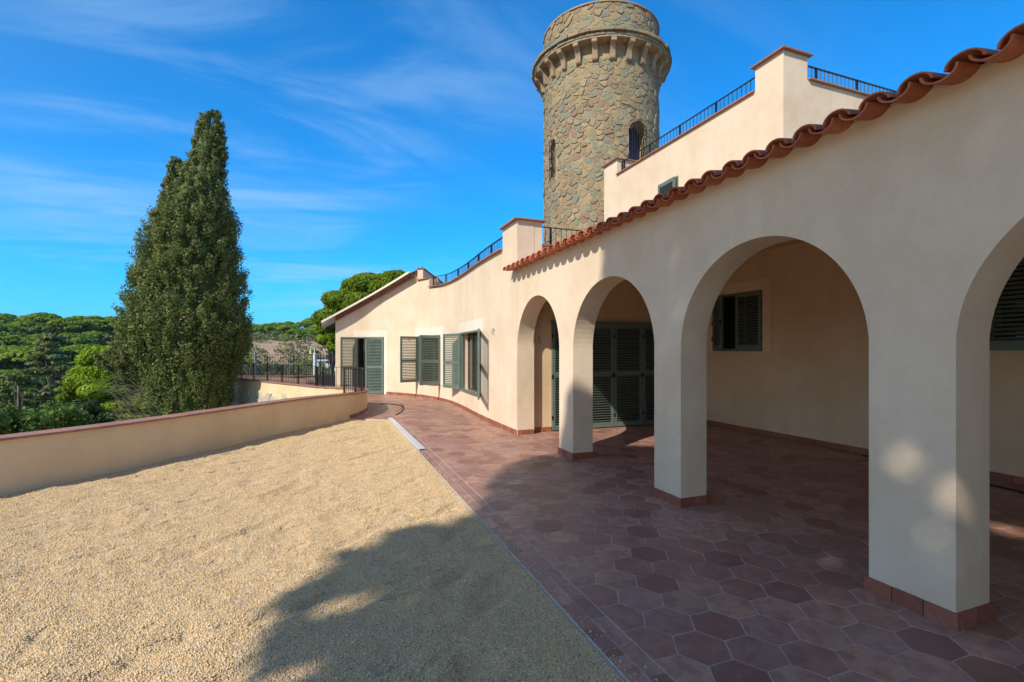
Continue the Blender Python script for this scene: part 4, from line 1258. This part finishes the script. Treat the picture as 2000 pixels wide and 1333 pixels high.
# ================================================================== VEGETATION
def quads(C, Nn, size, aspect=1.0, jitter=.6, up=None, seed=0, tri=False):
    """leaf quads centred at C, roughly facing Nn"""
    rg_ = np.random.default_rng(seed); n = len(C)
    N_ = Nn + rg_.normal(size=(n, 3)) * jitter; N_ /= np.linalg.norm(N_, axis=1, keepdims=True) + 1e-9
    R_ = rg_.normal(size=(n, 3)) if up is None else up + rg_.normal(size=(n, 3)) * .45
    Tn = np.cross(N_, R_); Tn /= np.linalg.norm(Tn, axis=1, keepdims=True) + 1e-9
    B = np.cross(Tn, N_); s_ = (size * (.6 + .8 * rg_.random(n)))[:, None]
    a = C - Tn * s_ * .5; b = C + B * s_ * aspect * -.5; c = C + Tn * s_ * .5; d_ = C + B * s_ * aspect * .5
    V = np.stack([a, b, c, d_], 1).reshape(-1, 3); F = np.arange(len(V)).reshape(-1, 4)
    return V, F
def lumps_leaves(lumps, per, leaf, seed, aspect=1.2, jitter=.55, shell=.35, up_only=False):
    """lumps: (x,y,z,rx,ry,rz)"""
    rg_ = np.random.default_rng(seed); Cs = []; Ns = []
    tot = sum(l[3] * l[4] + l[3] * l[5] for l in lumps)
    for l in lumps:
        n = max(6, int(per * len(lumps) * (l[3] * l[4] + l[3] * l[5]) / tot))
        v = rg_.normal(size=(n, 3)); v /= np.linalg.norm(v, axis=1, keepdims=True)
        if up_only: v[:, 2] = np.where(v[:, 2] < -.25, -v[:, 2], v[:, 2])
        rad = 1 - shell * rg_.random(n) ** 1.5
        R_ = np.array(l[3:6]); Cs.append(np.array(l[:3]) + v * R_ * rad[:, None]); nn = v / R_; nn /= np.linalg.norm(nn, axis=1, keepdims=True); Ns.append(nn)
    return quads(np.concatenate(Cs), np.concatenate(Ns), leaf, aspect, jitter, seed=seed)
def limb_tree(trunk_pts, r0, branches, r1=.3):
    bm = bmesh.new(); n = len(trunk_pts)
    tube(bm, trunk_pts, [r0 * (1 - .65 * i / (n - 1)) for i in range(n)], 8)
    for b in branches:
        m_ = len(b); tube(bm, b, [r0 * r1 * (1 - .7 * i / (m_ - 1)) for i in range(m_)], 5)
    return bm
def to_me(name, bm, m):
    bmesh.ops.recalc_face_normals(bm, faces=bm.faces); me = bpy.data.meshes.new(name); bm.to_mesh(me); bm.free(); me.materials.append(m)
    for p in me.polygons: p.use_smooth = True
    return me
def umbrella_protos(k_n, nl, per, leaf):
    res = []
    for k_ in range(k_n):
        rg_ = random.Random(40 + k_ + nl); R_ = 1.0; lumps = []
        asym = rg_.uniform(.8, 1.1)
        while len(lumps) < nl:
            x, y = rg_.uniform(-1, 1), rg_.uniform(-1, 1); rr_ = math.hypot(x, y)
            if rr_ > 1: continue
            s_ = rg_.uniform(.17, .30)
            lumps.append((x * .84, y * .84 * asym, (.42 * (1 - rr_ ** 2) ** .7 - .06) + rg_.uniform(-.03, .04), s_, s_, s_ * .48))
        V, F = lumps_leaves(lumps, per, leaf, 60 + k_, 1.3, .32, .3, True)
        cm = np_mesh("crown", V, F); cm.materials.append(M_PINE)
        br = []
        for q2 in range(7):
            a = q2 * .9 + k_; e = (math.cos(a) * .6, math.sin(a) * .6, .12)
            br.append([(0, 0, -.45), (e[0] * .35, e[1] * .35, -.18), e])
        tm = to_me("trunk", limb_tree([(.02, 0, -1.75), (.04, .02, -1.0), (0, .01, -.45), (0, 0, .1)], .065, br, .5), M_BARK)
        res.append((cm, tm))
    return res
UMB = umbrella_protos(6, 60, 60, .085)
def place_umbrella(x, y, R_, top, k_, label, group, name="umbrella_pine"):
    cm, tm = UMB[k_ % len(UMB)]
    g_ = terrain_h(x, y); zc = top - R_ * .44; e = empty(name, (x, y, g_)); tag(e, label, "pine tree", group)
    c = link_mesh("crown", cm, None, e, (0, 0, zc - g_)); c.scale = (R_, R_, R_ * Rv.uniform(.85, 1.15)); c.rotation_euler = (0, 0, Rv.uniform(0, 6.28))
    t = link_mesh("trunk", tm, None, e, (0, 0, zc - g_)); t.rotation_euler = c.rotation_euler; hh = (zc - g_ + .4) / 1.75; t.scale = (R_, R_, max(hh, R_ * .5))
    return e
def hill_label(R_, r, az):
    size = "broad" if R_ > 4.6 else ("middle-sized" if R_ > 3.6 else "small")
    where = "along the ridge of the left hill" if r > 195 else "high on the left hill" if r > 155 else "halfway up the left hill" if r > 118 else "low on the left hill"
    side = "at the left edge" if az < -22.5 else "well left of the cypress" if az < -19.5 else "just left of the cypress" if az < -17 else "behind the cypress"
    return (size + " umbrella pine " + where + ", " + side).replace("middle-sized", "medium").replace("of the left hill", "of the hill").replace("the left hill", "the hill")
def poisson(n, az0, az1, r0, r1, dmin_f, seed, tries=9000):
    rg_ = random.Random(seed); res = []
    for _ in range(tries):
        if len(res) >= n: break
        a = math.radians(rg_.uniform(az0, az1)); r = math.sqrt(rg_.uniform(r0 * r0, r1 * r1)); x, y = r * math.sin(a), r * math.cos(a)
        dm = dmin_f(r)
        if all(math.hypot(x - p[0], y - p[1]) > dm for p in res): res.append((x, y, r, math.degrees(a)))
    return res
for i, (x, y, r, az) in enumerate(poisson(190, -38, -10.5, 72, 232, lambda r: 8.0 - 2.4 * smooth(170, 200, r), 5)):
    R_ = Rv.uniform(3.2, 6.0) if r > 95 else Rv.uniform(2.2, 3.8)
    g_ = terrain_h(x, y)
    place_umbrella(x, y, R_, g_ + Rv.uniform(5.4, 8.4) - (1.5 if r < 95 else 0), i, hill_label(R_, r, az), "umbrella pines on the left hill")
for i, (x, y, r, az) in enumerate(poisson(60, -8.6, 3.5, 96, 215, lambda r: 5.4, 9)):
    if 106 < r < 142 and Rv.random() < .8: continue
    R_ = Rv.uniform(2.2, 4.2) * (.6 if r < 142 else 1); g_ = terrain_h(x, y)
    place_umbrella(x, y, R_, g_ + (Rv.uniform(3.4, 5.2) if r >= 142 else 2.4), i + 1, ("broad" if R_ > 3.2 else "small") + " umbrella pine " + ("low in front of the bare earth slope" if r < 142 else "on the crest above the bare earth slope" if r > 180 else "just above the bare earth slope") + (", villa side" if az > -3.5 else ", cypress side"), "umbrella pines on the earth-slope hill")
# scrub mass between the trees
sc_l = []; rg2 = random.Random(77)
for x, y, r, az in poisson(900, -40, -9, 40, 225, lambda r: 2.6, 21, 20000):
    s_ = rg2.uniform(2.0, 4.2); sc_l.append((x, y, terrain_h(x, y) + s_ * .55, s_ * 1.2, s_ * 1.2, s_))
V, F = lumps_leaves(sc_l, 95, .62, 5, 1.1, .6, .4)
tag(link_mesh("undergrowth", np_mesh("undergrowth", V, F), M_DARK), kind='stuff')
sc_l = []
for x, y, r, az in poisson(420, -10, 4, 52, 190, lambda r: 2.2, 23, 12000):
    if 104 < r < 144 and rg2.random() < .72: continue
    s_ = rg2.uniform(.7, 1.9) * (1 if r > 90 else .8); sc_l.append((x, y, terrain_h(x, y) + s_ * .5, s_ * 1.3, s_ * 1.3, s_))
V, F = lumps_leaves(sc_l, 110, .42, 6, 1.1, .6, .4)
tag(link_mesh("scrub", np_mesh("scrub", V, F), M_DULL), kind='stuff')
# cane reeds in the dip behind the side terrace
rgn = np.random.default_rng(8); n = 34000
a = np.radians(rgn.uniform(-9.5, 3, n)); r = rgn.uniform(44, 84, n); x = r * np.sin(a); y = r * np.cos(a)
z = np.array([terrain_h(p, q2) for p, q2 in zip(x, y)]); hgt = rgn.uniform(3.0, 3.9, n) * (1 + .35 * np.sin(x * .3) * np.cos(y * .25)); ben = rgn.normal(size=(n, 2)) * .45; w_ = .03 + .05 * rgn.random(n); ta = rgn.uniform(0, PI, n)
dx, dy = np.cos(ta) * w_, np.sin(ta) * w_
V = np.stack([np.stack([x - dx, y - dy, z], 1), np.stack([x + dx, y + dy, z], 1), np.stack([x + dx * 1.6 + ben[:, 0], y + dy * 1.6 + ben[:, 1], z + hgt * .85], 1), np.stack([x - dx * .4 + ben[:, 0] * 1.8, y - dy * .4 + ben[:, 1] * 1.8, z + hgt], 1)], 1).reshape(-1, 3)
tag(link_mesh("reeds", np_mesh("reeds", V, np.arange(len(V)).reshape(-1, 4)), M_REED), kind='stuff')

def lump_tree(name, label, cat, loc, lumps, per, leaf, m, trunk_r, seed, group=None, aspect=1.3, jitter=.6, shell=.5, up_only=False):
    e = empty(name, loc); tag(e, label, cat, group)
    V, F = lumps_leaves(lumps, per, leaf, seed, aspect, jitter, shell, up_only)
    link_mesh("crown", np_mesh("crown", V, F), m, e)
    top = max(l[2] for l in lumps); rg_ = random.Random(seed); br = []
    for l in rg_.sample(lumps, min(len(lumps), 14)):
        z0 = max(.4, l[2] * .55); br.append([(0, 0, z0), (l[0] * .5, l[1] * .5, (z0 + l[2]) / 2 + .1), (l[0], l[1], l[2])])
    pts_ = [(0, 0, -.3), (.05, .03, top * .3), (-.04, .02, top * .6), (0, 0, top * .92)]
    t = obj("trunk", limb_tree(pts_, trunk_r, br, .35), M_BARK, e, smooth=True)
    return e
def crown_lumps(n, rx, ry, z0, z1, lr, seed, prof=lambda t: math.sin(PI * (t * .85 + .12)) ** .7, flat=.8):
    rg_ = random.Random(seed); L = []
    for _ in range(n):
        t = rg_.random(); a = rg_.uniform(0, 2 * PI); rr_ = math.sqrt(rg_.uniform(.25, 1)) * prof(t); s_ = lr * rg_.uniform(.65, 1.3)
        L.append((math.cos(a) * rx * rr_, math.sin(a) * ry * rr_, z0 + (z1 - z0) * t, s_, s_, s_ * flat))
    return L
def at_px(px, z):     # plan position for building sizes: bearing by tangent, z = depth
    t = (px - 1000) / 950; return (z * (math.sin(YAW) + t * math.cos(YAW)), z * (math.cos(YAW) - t * math.sin(YAW)))
def put(px, z): x, y = at_px(px, z); return (x, y, terrain_h(x, y))
# big pine behind the villa roof
lx, ly, lz = put(758, 33)
lump_tree("umbrella_pine", "broad sunny umbrella pine rising behind the villa's sloping roof", "pine tree", (lx, ly, lz), [(a, b, c - lz, d_, e_, f_) for a, b, c, d_, e_, f_ in crown_lumps(150, 4.1, 4.1, 3.3, 6.5, .8, 2, prof=lambda t: math.cos(t * PI / 2 * .93) ** .55, flat=.62)], 900, .10, M_PINE2, .3, 12, aspect=2.6, jitter=.6, shell=.3)
lx, ly, lz = put(648, 37)
lump_tree("umbrella_pine", "bright low pine bough showing between the villa corner and the hill", "pine tree", (lx, ly, lz), [(a, b, c - lz, d_, e_, f_) for a, b, c, d_, e_, f_ in crown_lumps(26, 1.0, 1.0, 1.9, 4.2, .55, 3)], 900, .10, M_PINE2, .16, 13, aspect=2.6)
# sunny pine left of the cypress
lx, ly, lz = put(212, 26)
lump_tree("young_pine", "bright yellow-green pine just left of the cypress above the parapet", "pine tree", (lx, ly, lz), [(a, b, c - lz, d_, e_, f_) for a, b, c, d_, e_, f_ in crown_lumps(135, 3.0, 2.4, -3.8, 1.55, .60, 5, prof=lambda t: (1.08 - t * .75) * (.75 + .25 * math.sin(t * 3)), flat=.6)], 1000, .095, M_PINE2, .16, 14, aspect=2.6, jitter=.6)
lx, ly, lz = put(105, 46)
lump_tree("pine_tree", "tall dull green open pine in the valley behind the bright pine", "pine tree", (lx, ly, lz), [(a, b, c - lz, d_, e_, f_) for a, b, c, d_, e_, f_ in crown_lumps(80, 3.9, 3.5, -6, 2.9, .62, 6, prof=lambda t: 1.05 - t * .85, flat=.45)], 170, .16, M_DULL, .22, 15, aspect=2.0)
lx, ly, lz = put(36, 22)
lump_tree("thin_tree", "thin sparse tree with bare dark trunk at the left above the parapet", "tree", (lx, ly, lz), [(a, b, c - lz, d_, e_, f_) for a, b, c, d_, e_, f_ in crown_lumps(34, 1.5, 1.5, -2.2, .7, .38, 7, flat=.4)], 120, .12, M_DULL, .10, 16, aspect=1.6)
for n, (px, dz_, top, w_, lab, m_) in enumerate((
        (20, 14, .1, 1.3, "leafy green shrub at the far left against the parapet", M_BROAD), (95, 15.5, .15, 1.5, "dense green broadleaf shrub above the parapet below the dull pine", M_BROAD),
        (150, 19, -.3, 1.5, "darker green shrub filling the gap before the bright pine", M_DARK), (255, 18, -.9, 1.5, "low grey-green bush at the foot of the bright pine", M_DULL),
        (40, 30, -.6, 2.2, "round green treetop in the valley at the left edge", M_BROAD), (165, 34, -1.2, 2.4, "mid green treetop behind the dark shrub", M_BROAD))):
    lx, ly, lz = put(px, dz_)
    lump_tree("shrub", lab, "shrub", (lx, ly, lz), [(a, b, c - lz, d_, e_, f_) for a, b, c, d_, e_, f_ in crown_lumps(48, w_, w_, max(lz, top - 3.2), top - .3, .42, 20 + n)], 230, .10 if dz_ < 25 else .16, m_, .08, 30 + n)

# cypress -----------------------------------------------------------------------
CZ = 17.0; cx0, cy0 = at_px(372, CZ); cg = terrain_h(cx0, cy0)
K_ = CZ / 950; 
right_dir = np.array([math.cos(YAW), -math.sin(YAW), 0])
back_dir = np.array([math.sin(YAW), math.cos(YAW), 0])
prof_y = [212, 225, 245, 279, 328, 378, 427, 477, 526, 576, 610, 650, 685, 724, 774, 813, 880, 960]
prof_l = [414, 400, 392, 379, 366, 337, 307, 287, 279, 262, 247, 250, 262, 282, 300, 318, 345, 352]
prof_r = [419, 425, 432, 438, 442, 447, 457, 465, 470, 473, 478, 490, 484, 470, 458, 450, 430, 425]
zz_ = [1.6 + (685 - y) * K_ for y in prof_y]
def cyp_prof(z):
    l_ = np.interp(z, zz_[::-1], prof_l[::-1]); r_ = np.interp(z, zz_[::-1], prof_r[::-1]); return (l_ - 372) * K_, (r_ - 372) * K_
cyp = empty("cypress", (cx0, cy0, cg)); tag(cyp, "tall dense dark green cypress standing behind the parapet", "cypress tree")
rgc = np.random.default_rng(3); Cc = []; Nn = []; Up = []
ztop, zbot = zz_[0], zz_[-1]
# clumps
n_cl = 1900; cl_list = []
while len(cl_list) < n_cl:
    z = zbot + (ztop - .12 - zbot) * rgc.random(); l_, r_ = cyp_prof(z); w_ = max(.04, (r_ - l_) / 2 - .04 - .22 * smooth(.2, 1.2, (r_ - l_) / 2))
    if rgc.random() > w_ / 2.2 + .05: continue
    th = rgc.uniform(0, 2 * PI); rad = 1.03 - .30 * rgc.random() ** 1.4
    dv = 1 + .12 * noise.noise(Vector((math.cos(th) * 1.5, math.sin(th) * 1.5, z * .5))) + .10 * noise.noise(Vector((math.cos(th) * 4, math.sin(th) * 4, z * 1.1 + 7)))
    c = (l_ + r_) / 2 * right_dir + right_dir * (w_ * rad * dv * math.cos(th)) + back_dir * (w_ * rad * dv * math.sin(th) * .95)
    ndir = right_dir * math.cos(th) + back_dir * math.sin(th)
    cl_list.append((c + np.array([0, 0, z]), ndir, w_))
# second, lower leader on the left
for _ in range(150):
    z = rgc.uniform(5.4, 8.25); t = (8.3 - z) / 3.2; w_ = .10 + .42 * t; th = rgc.uniform(0, 2 * PI)
    px_c = 345 - 14 * t; ndir = right_dir * math.cos(th) + back_dir * math.sin(th)
    cl_list.append((right_dir * ((px_c - 372) * K_) + ndir * w_ + np.array([0, 0, z]), ndir, w_))
# drooping side bough at the left, lower down
for _ in range(150):
    t = rgc.random(); c = right_dir * ((300 - 58 * t - 372) * K_) + np.array([0, 0, 1.6 + (685 - 700 - 10 * t + 6 * math.sin(t * 9)) * K_]) + rgc.normal(size=3) * np.array([.14, .2, .20]) - back_dir * .6
    cl_list.append((c, -right_dir, .4))
for c, nd, w_ in cl_list:
    big = rgc.uniform(.14, .30) * (.38 + .62 * min(1, w_ / 1.3)); m_ = 100
    ax = nd * .45 + np.array([0, 0, .95]); ax /= np.linalg.norm(ax)
    v = rgc.normal(size=(m_, 3)); v /= np.linalg.norm(v, axis=1, keepdims=True)
    p = v * big * (.55 + .45 * rgc.random((m_, 1))) * .75; p += ax * (rgc.random((m_, 1)) - .35) * big * 2.0
    Cc.append(c + p); Nn.append(v * 1.1 + nd * .25 + np.array([0, 0, .15])); Up.append(np.tile(ax, (m_, 1)))
Cc = np.concatenate(Cc) - np.array([0, 0, cg]); Nn = np.concatenate(Nn); Up = np.concatenate(Up)
V, F = quads(Cc, Nn, .046, 1.7, .4, up=None, seed=2)
link_mesh("crown", np_mesh("crown", V, F), M_CYP, cyp)
bm = bmesh.new()
tube(bm, [(0, 0, -.3), (.05, 0, 2), (.15, -.05, 6), (right_dir[0] * .6, right_dir[1] * .6, ztop - cg - .8)], [.28, .24, .14, .03], 8)
for k_ in range(240):
    z = random.uniform(zbot + 1, ztop - 1) - cg; l_, r_ = cyp_prof(z + cg); th = random.uniform(0, 2 * PI); w_ = (r_ - l_) / 2 * .92; c0 = right_dir * (l_ + r_) / 2
    d_ = right_dir * math.cos(th) + back_dir * math.sin(th)
    p0 = c0 * .4 + np.array([0, 0, z - .9]); p2 = c0 + d_ * w_ + np.array([0, 0, z])
    tube(bm, [tuple(p0), tuple((p0 + p2) / 2 + np.array([0, 0, -.1])), tuple(p2)], [.03, .02, .006], 4)
obj("trunk", bm, M_BARK, cyp)
bm = bmesh.new()     # bare grey twigs in the gap at the lower left
for k_ in range(420):
    t = random.random(); z = 1.6 + (685 - random.uniform(690, 825)) * K_ - cg; px_ = random.uniform(262, 350); c = right_dir * ((px_ - 372) * K_) - back_dir * random.uniform(.2, 1.2)
    p0 = c + np.array([0, 0, z]); dr = -right_dir * random.uniform(.1, .5) + np.array([random.uniform(-.15, .15), random.uniform(-.15, .15), random.uniform(-.12, .35)])
    tube(bm, [tuple(p0), tuple(p0 + dr * .5 + np.array([0, 0, .05])), tuple(p0 + dr)], [.008, .006, .003], 3, False)
obj("dry_twigs", bm, M_CYPTWIG, cyp, recalc=False)
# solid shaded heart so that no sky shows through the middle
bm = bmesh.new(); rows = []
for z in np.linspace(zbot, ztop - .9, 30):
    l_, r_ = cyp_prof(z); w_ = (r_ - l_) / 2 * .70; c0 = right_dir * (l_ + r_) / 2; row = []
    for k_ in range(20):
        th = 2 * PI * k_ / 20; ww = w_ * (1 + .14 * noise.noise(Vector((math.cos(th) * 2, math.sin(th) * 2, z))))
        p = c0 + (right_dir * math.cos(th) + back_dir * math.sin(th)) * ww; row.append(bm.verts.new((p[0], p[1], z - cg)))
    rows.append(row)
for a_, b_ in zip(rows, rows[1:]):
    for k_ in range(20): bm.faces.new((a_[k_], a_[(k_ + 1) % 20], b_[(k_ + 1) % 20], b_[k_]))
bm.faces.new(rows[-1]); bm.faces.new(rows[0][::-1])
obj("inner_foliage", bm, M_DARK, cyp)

# the tree behind the viewer that shades the near terrace -------------------------
SH = np.array([.848, .53]); SQ = np.array([-.53, .848]); DT = 9.5
sh_poly = [(2.1, .55), (2.42, .89), (3.05, 1.25), (3.4, 1.7), (3.45, 2.2), (3.12, 2.82), (3.6, 3.45), (4.1, 4.2), (4.12, 4.8), (3.95, 5.4), (3.70, 6.0), (3.2, 6.25), (2.9, 6.6), (2.86, 7.65), (2.3, 9.2), (1, 10.2), (-1, 10.4), (-3, 9.5), (-4.5, 7), (-4.5, 2), (-3, .6), (0, .1), (1.2, .2)]
gaps = [(-.01, 4.12, .08, .09), (-.12, 4.03, .07, .05), (-.19, 3.98, .07, .05), (-.26, 3.91, .07, .06), (-.31, 3.82, .06, .07), (-.34, 3.70, .05, .07), (-.18, 3.57, .08, .08), (.01, 3.48, .05, .05), (.72, 2.60, .06, .03), (.58, 2.58, .08, .04), (.47, 2.54, .08, .045), (.36, 2.48, .08, .045), (.24, 2.31, .08, .045), (-.05, 2.51, .05, .03), (.28, 3.60, .07, .04), (.14, 3.50, .05, .04), (.22, 4.28, .09, .05), (1.2, 3.18, .05, .03), (1.18, 2.75, .05, .03), (2.4, 4.41, .08, .04), (.9, 6.66, .04, .09), (-.56, 5.56, .04, .05), (-.9, 4.9, .15, .15)]
rgs = np.random.default_rng(12); n = 60000
w_ = rgs.uniform(-4.6, 4.3, n); v_ = rgs.uniform(0, 10.5, n)
ok = inside_mask(w_, v_, sh_poly)
rgq = random.Random(4)
fine = [(g[0] + rgq.uniform(-1, 1) * g[2] * .9, g[1] + rgq.uniform(-1, 1) * g[3] * .9, g[2] * rgq.uniform(.4, .75), g[3] * rgq.uniform(.4, .75)) for g in gaps for _ in range(3)]
fine += [(rgq.uniform(-.9, 3.0), rgq.uniform(1.6, 6.6), rgq.uniform(.02, .06), rgq.uniform(.02, .05)) for _ in range(26)]
for gw_, gv_, ra, rb in [(g[0], g[1], g[2] * 1.05, g[3] * 1.05) for g in gaps] + fine: ok &= ((w_ - gw_) / ra) ** 2 + ((v_ - gv_) / rb) ** 2 > 1
w_, v_ = w_[ok], v_[ok]
dmin = np.full(len(w_), 9.0)
for i_ in range(len(sh_poly)):
    (x1, y1), (x2, y2) = sh_poly[i_], sh_poly[(i_ + 1) % len(sh_poly)]
    t_ = np.clip(((w_ - x1) * (x2 - x1) + (v_ - y1) * (y2 - y1)) / ((x2 - x1) ** 2 + (y2 - y1) ** 2), 0, 1)
    dmin = np.minimum(dmin, np.hypot(w_ - x1 - t_ * (x2 - x1), v_ - y1 - t_ * (y2 - y1)))
nz_ = np.array([noise.noise(Vector((a_ * 3.2, b_ * 3.2, 2.0))) + .5 * noise.noise(Vector((a_ * 7.5, b_ * 7.5, 5.0))) for a_, b_ in zip(w_, v_)])
ok = nz_ < .15 + dmin * 1.1
w_, v_ = w_[ok], v_[ok]; dep = DT + rgs.normal(size=len(w_)) * 1.0
P3 = np.stack([-SH[0] * dep + SQ[0] * w_, -SH[1] * dep + SQ[1] * w_, v_ + SUN_TAN * dep], 1)
tx_, ty_ = -SH[0] * DT, -SH[1] * DT
big_t = empty("shade_tree", (tx_, ty_, -.05)); tag(big_t, "large leafy tree beside the terrace behind the viewer whose crown shades the arcade", "tree")
V, F = quads(P3 - np.array([tx_, ty_, -.05]), rgs.normal(size=P3.shape), .15, 1.3, .4, seed=9)
link_mesh("crown", np_mesh("crown", V, F), M_BROAD, big_t)
brs = []
for k_ in range(10):
    a = k_ * .63; zc_ = random.uniform(9.5, 14); ww_ = random.uniform(-3, 3)
    brs.append([(0, 0, 7.5), (SQ[0] * ww_ * .5, SQ[1] * ww_ * .5, (7.5 + zc_) / 2), (SQ[0] * ww_, SQ[1] * ww_, zc_)])
obj("trunk", limb_tree([(0, 0, 0), (.1, .1, 4), (0, 0, 8), (0, .1, 14)], .28, brs, .3), M_BARK, big_t, smooth=True)

# ================================================================== posts and far houses
def place_z(px, z): x, y = at_px(px, z); return x, y
x, y = place_z(615, 29); g_ = terrain_h(x, y)
e = empty("lamp_post", (x, y, g_)); tag(e, "white metal post with a bent bracket top beyond the far railing", "post")
bm = bmesh.new(); tube(bm, [(0, 0, 0), (0, 0, 1.45 - g_)], .10, 10); obj("pole", bm, M_WHITEPOLE, e)
bm = bmesh.new(); tube(bm, [(0, 0, 1.4 - g_), (-.02, 0, 1.75 - g_), (-.2, 0, 1.85 - g_), (-.25, 0, 1.6 - g_)], .035, 6); box(bm, (-.32, -.05, 1.4 - g_), (-.2, .05, 1.6 - g_)); obj("bracket", bm, M_WHITEPOLE, e)
x, y = place_z(498, 27.5); g_ = terrain_h(x, y)
bm = bmesh.new(); tube(bm, [(0, 0, 0), (0, 0, 1.55 - g_)], [.09, .07], 8); tube(bm, [(0, 0, 1.4 - g_), (.1, 0, 1.4 - g_)], .03, 5); p_ = obj("utility_pole", bm, M_GREYMETAL); p_.location = (x, y, g_); tag(p_, "plain grey pole beside the cypress beyond the far railing", "pole")
def house(px, z, base, w, d_, h, label, group=None, nwin=3, flat=True, roofm=None, floors=1):
    x, y = place_z(px, z); e = empty("white_house", (x, y, base), -math.atan2(x, y)); tag(e, label, "house", group)
    bm = bmesh.new(); box(bm, (-w / 2, 0, -3), (w / 2, d_, h)); obj("wall", bm, M_WHITEWALL, e)
    bm = bmesh.new()
    if flat: box(bm, (-w / 2 - .3, -.4, h + .002), (w / 2 + .3, d_ + .3, h + .25))
    else:
        vs = [bm.verts.new(p) for p in ((-w / 2 - .3, -.3, h), (w / 2 + .3, -.3, h), (w / 2 + .3, d_ + .3, h), (-w / 2 - .3, d_ + .3, h), (-w / 2 - .3, d_ / 2, h + d_ * .2), (w / 2 + .3, d_ / 2, h + d_ * .2))]
        for f in ((0, 1, 5, 4), (2, 3, 4, 5), (0, 4, 3), (1, 2, 5), (0, 3, 2, 1)): bm.faces.new([vs[i] for i in f])
    obj("roof", bm, M_WHITEWALL if flat and not roofm else (roofm or M_ROOFTILE), e)
    for fl_ in range(floors):
        for i in range(nwin):
            bm = bmesh.new(); cx_ = -w / 2 + w * (i + .5) / nwin; zb = fl_ * h / floors + h / floors * .35; box(bm, (cx_ - .5, -.03, zb), (cx_ + .5, .05, zb + min(1.3, h / floors * .45))); obj("window", bm, M_GLASS, e)
    return e
house(656, 78, -1.5, 3.2, 5, 3.1, "small flat-roofed white building at the foot of the earth slope by the villa corner")
e = empty("pergola", (0, 0, 0)); x, y = place_z(640, 66); e.location = (x, y, -2.35); tag(e, "white pergola roof in front of the small white building", "pergola")
bm = bmesh.new(); box(bm, (-1.5, 0, 2.5), (3.4, 2.5, 2.68)); obj("roof", bm, M_WHITEWALL, e)
for xx_ in (-1.35, .8, 3.1):
    bm = bmesh.new(); box(bm, (xx_, .1, -3), (xx_ + .2, .3, 2.49)); obj("post", bm, M_WHITEWALL, e)
house(503, 420, 12.0, 16, 10, 5, "largest white house far off between the cypress and the hill", None, 5, floors=2)
house(497, 470, 17.5, 12, 8, 4.5, "white house uppermost in the distant cluster", None, 3)
house(514, 450, 17, 8, 8, 4, "small white house at the right of the distant cluster", None, 2)
for px, z, b_, lab in ((82, 226, 13.4, "pale house on the left ridge, leftmost of the three"), (110, 226, 13.2, "pale house on the left ridge, middle of the three"), (205, 222, 11.6, "pale house on the left ridge, nearest the cypress")):
    house(px, z, b_, 5, 5, 2.4, lab, None, 2)

# ================================================================== air
hm = bpy.data.materials.new("thin_haze"); hm.use_nodes = True; hn = hm.node_tree
for n in list(hn.nodes): hn.nodes.remove(n)
ho = hn.nodes.new("ShaderNodeOutputMaterial"); hv = hn.nodes.new("ShaderNodeVolumePrincipled"); hv.inputs['Color'].default_value = (.72, .86, 1, 1); hv.inputs['Density'].default_value = .00013; hv.inputs['Anisotropy'].default_value = .2
hn.links.new(hv.outputs[0], ho.inputs['Volume'])
bm = bmesh.new(); box(bm, (-6800, -2800, -45), (6800, 8500, 215)); tag(obj("haze", bm, hm), kind='stuff')
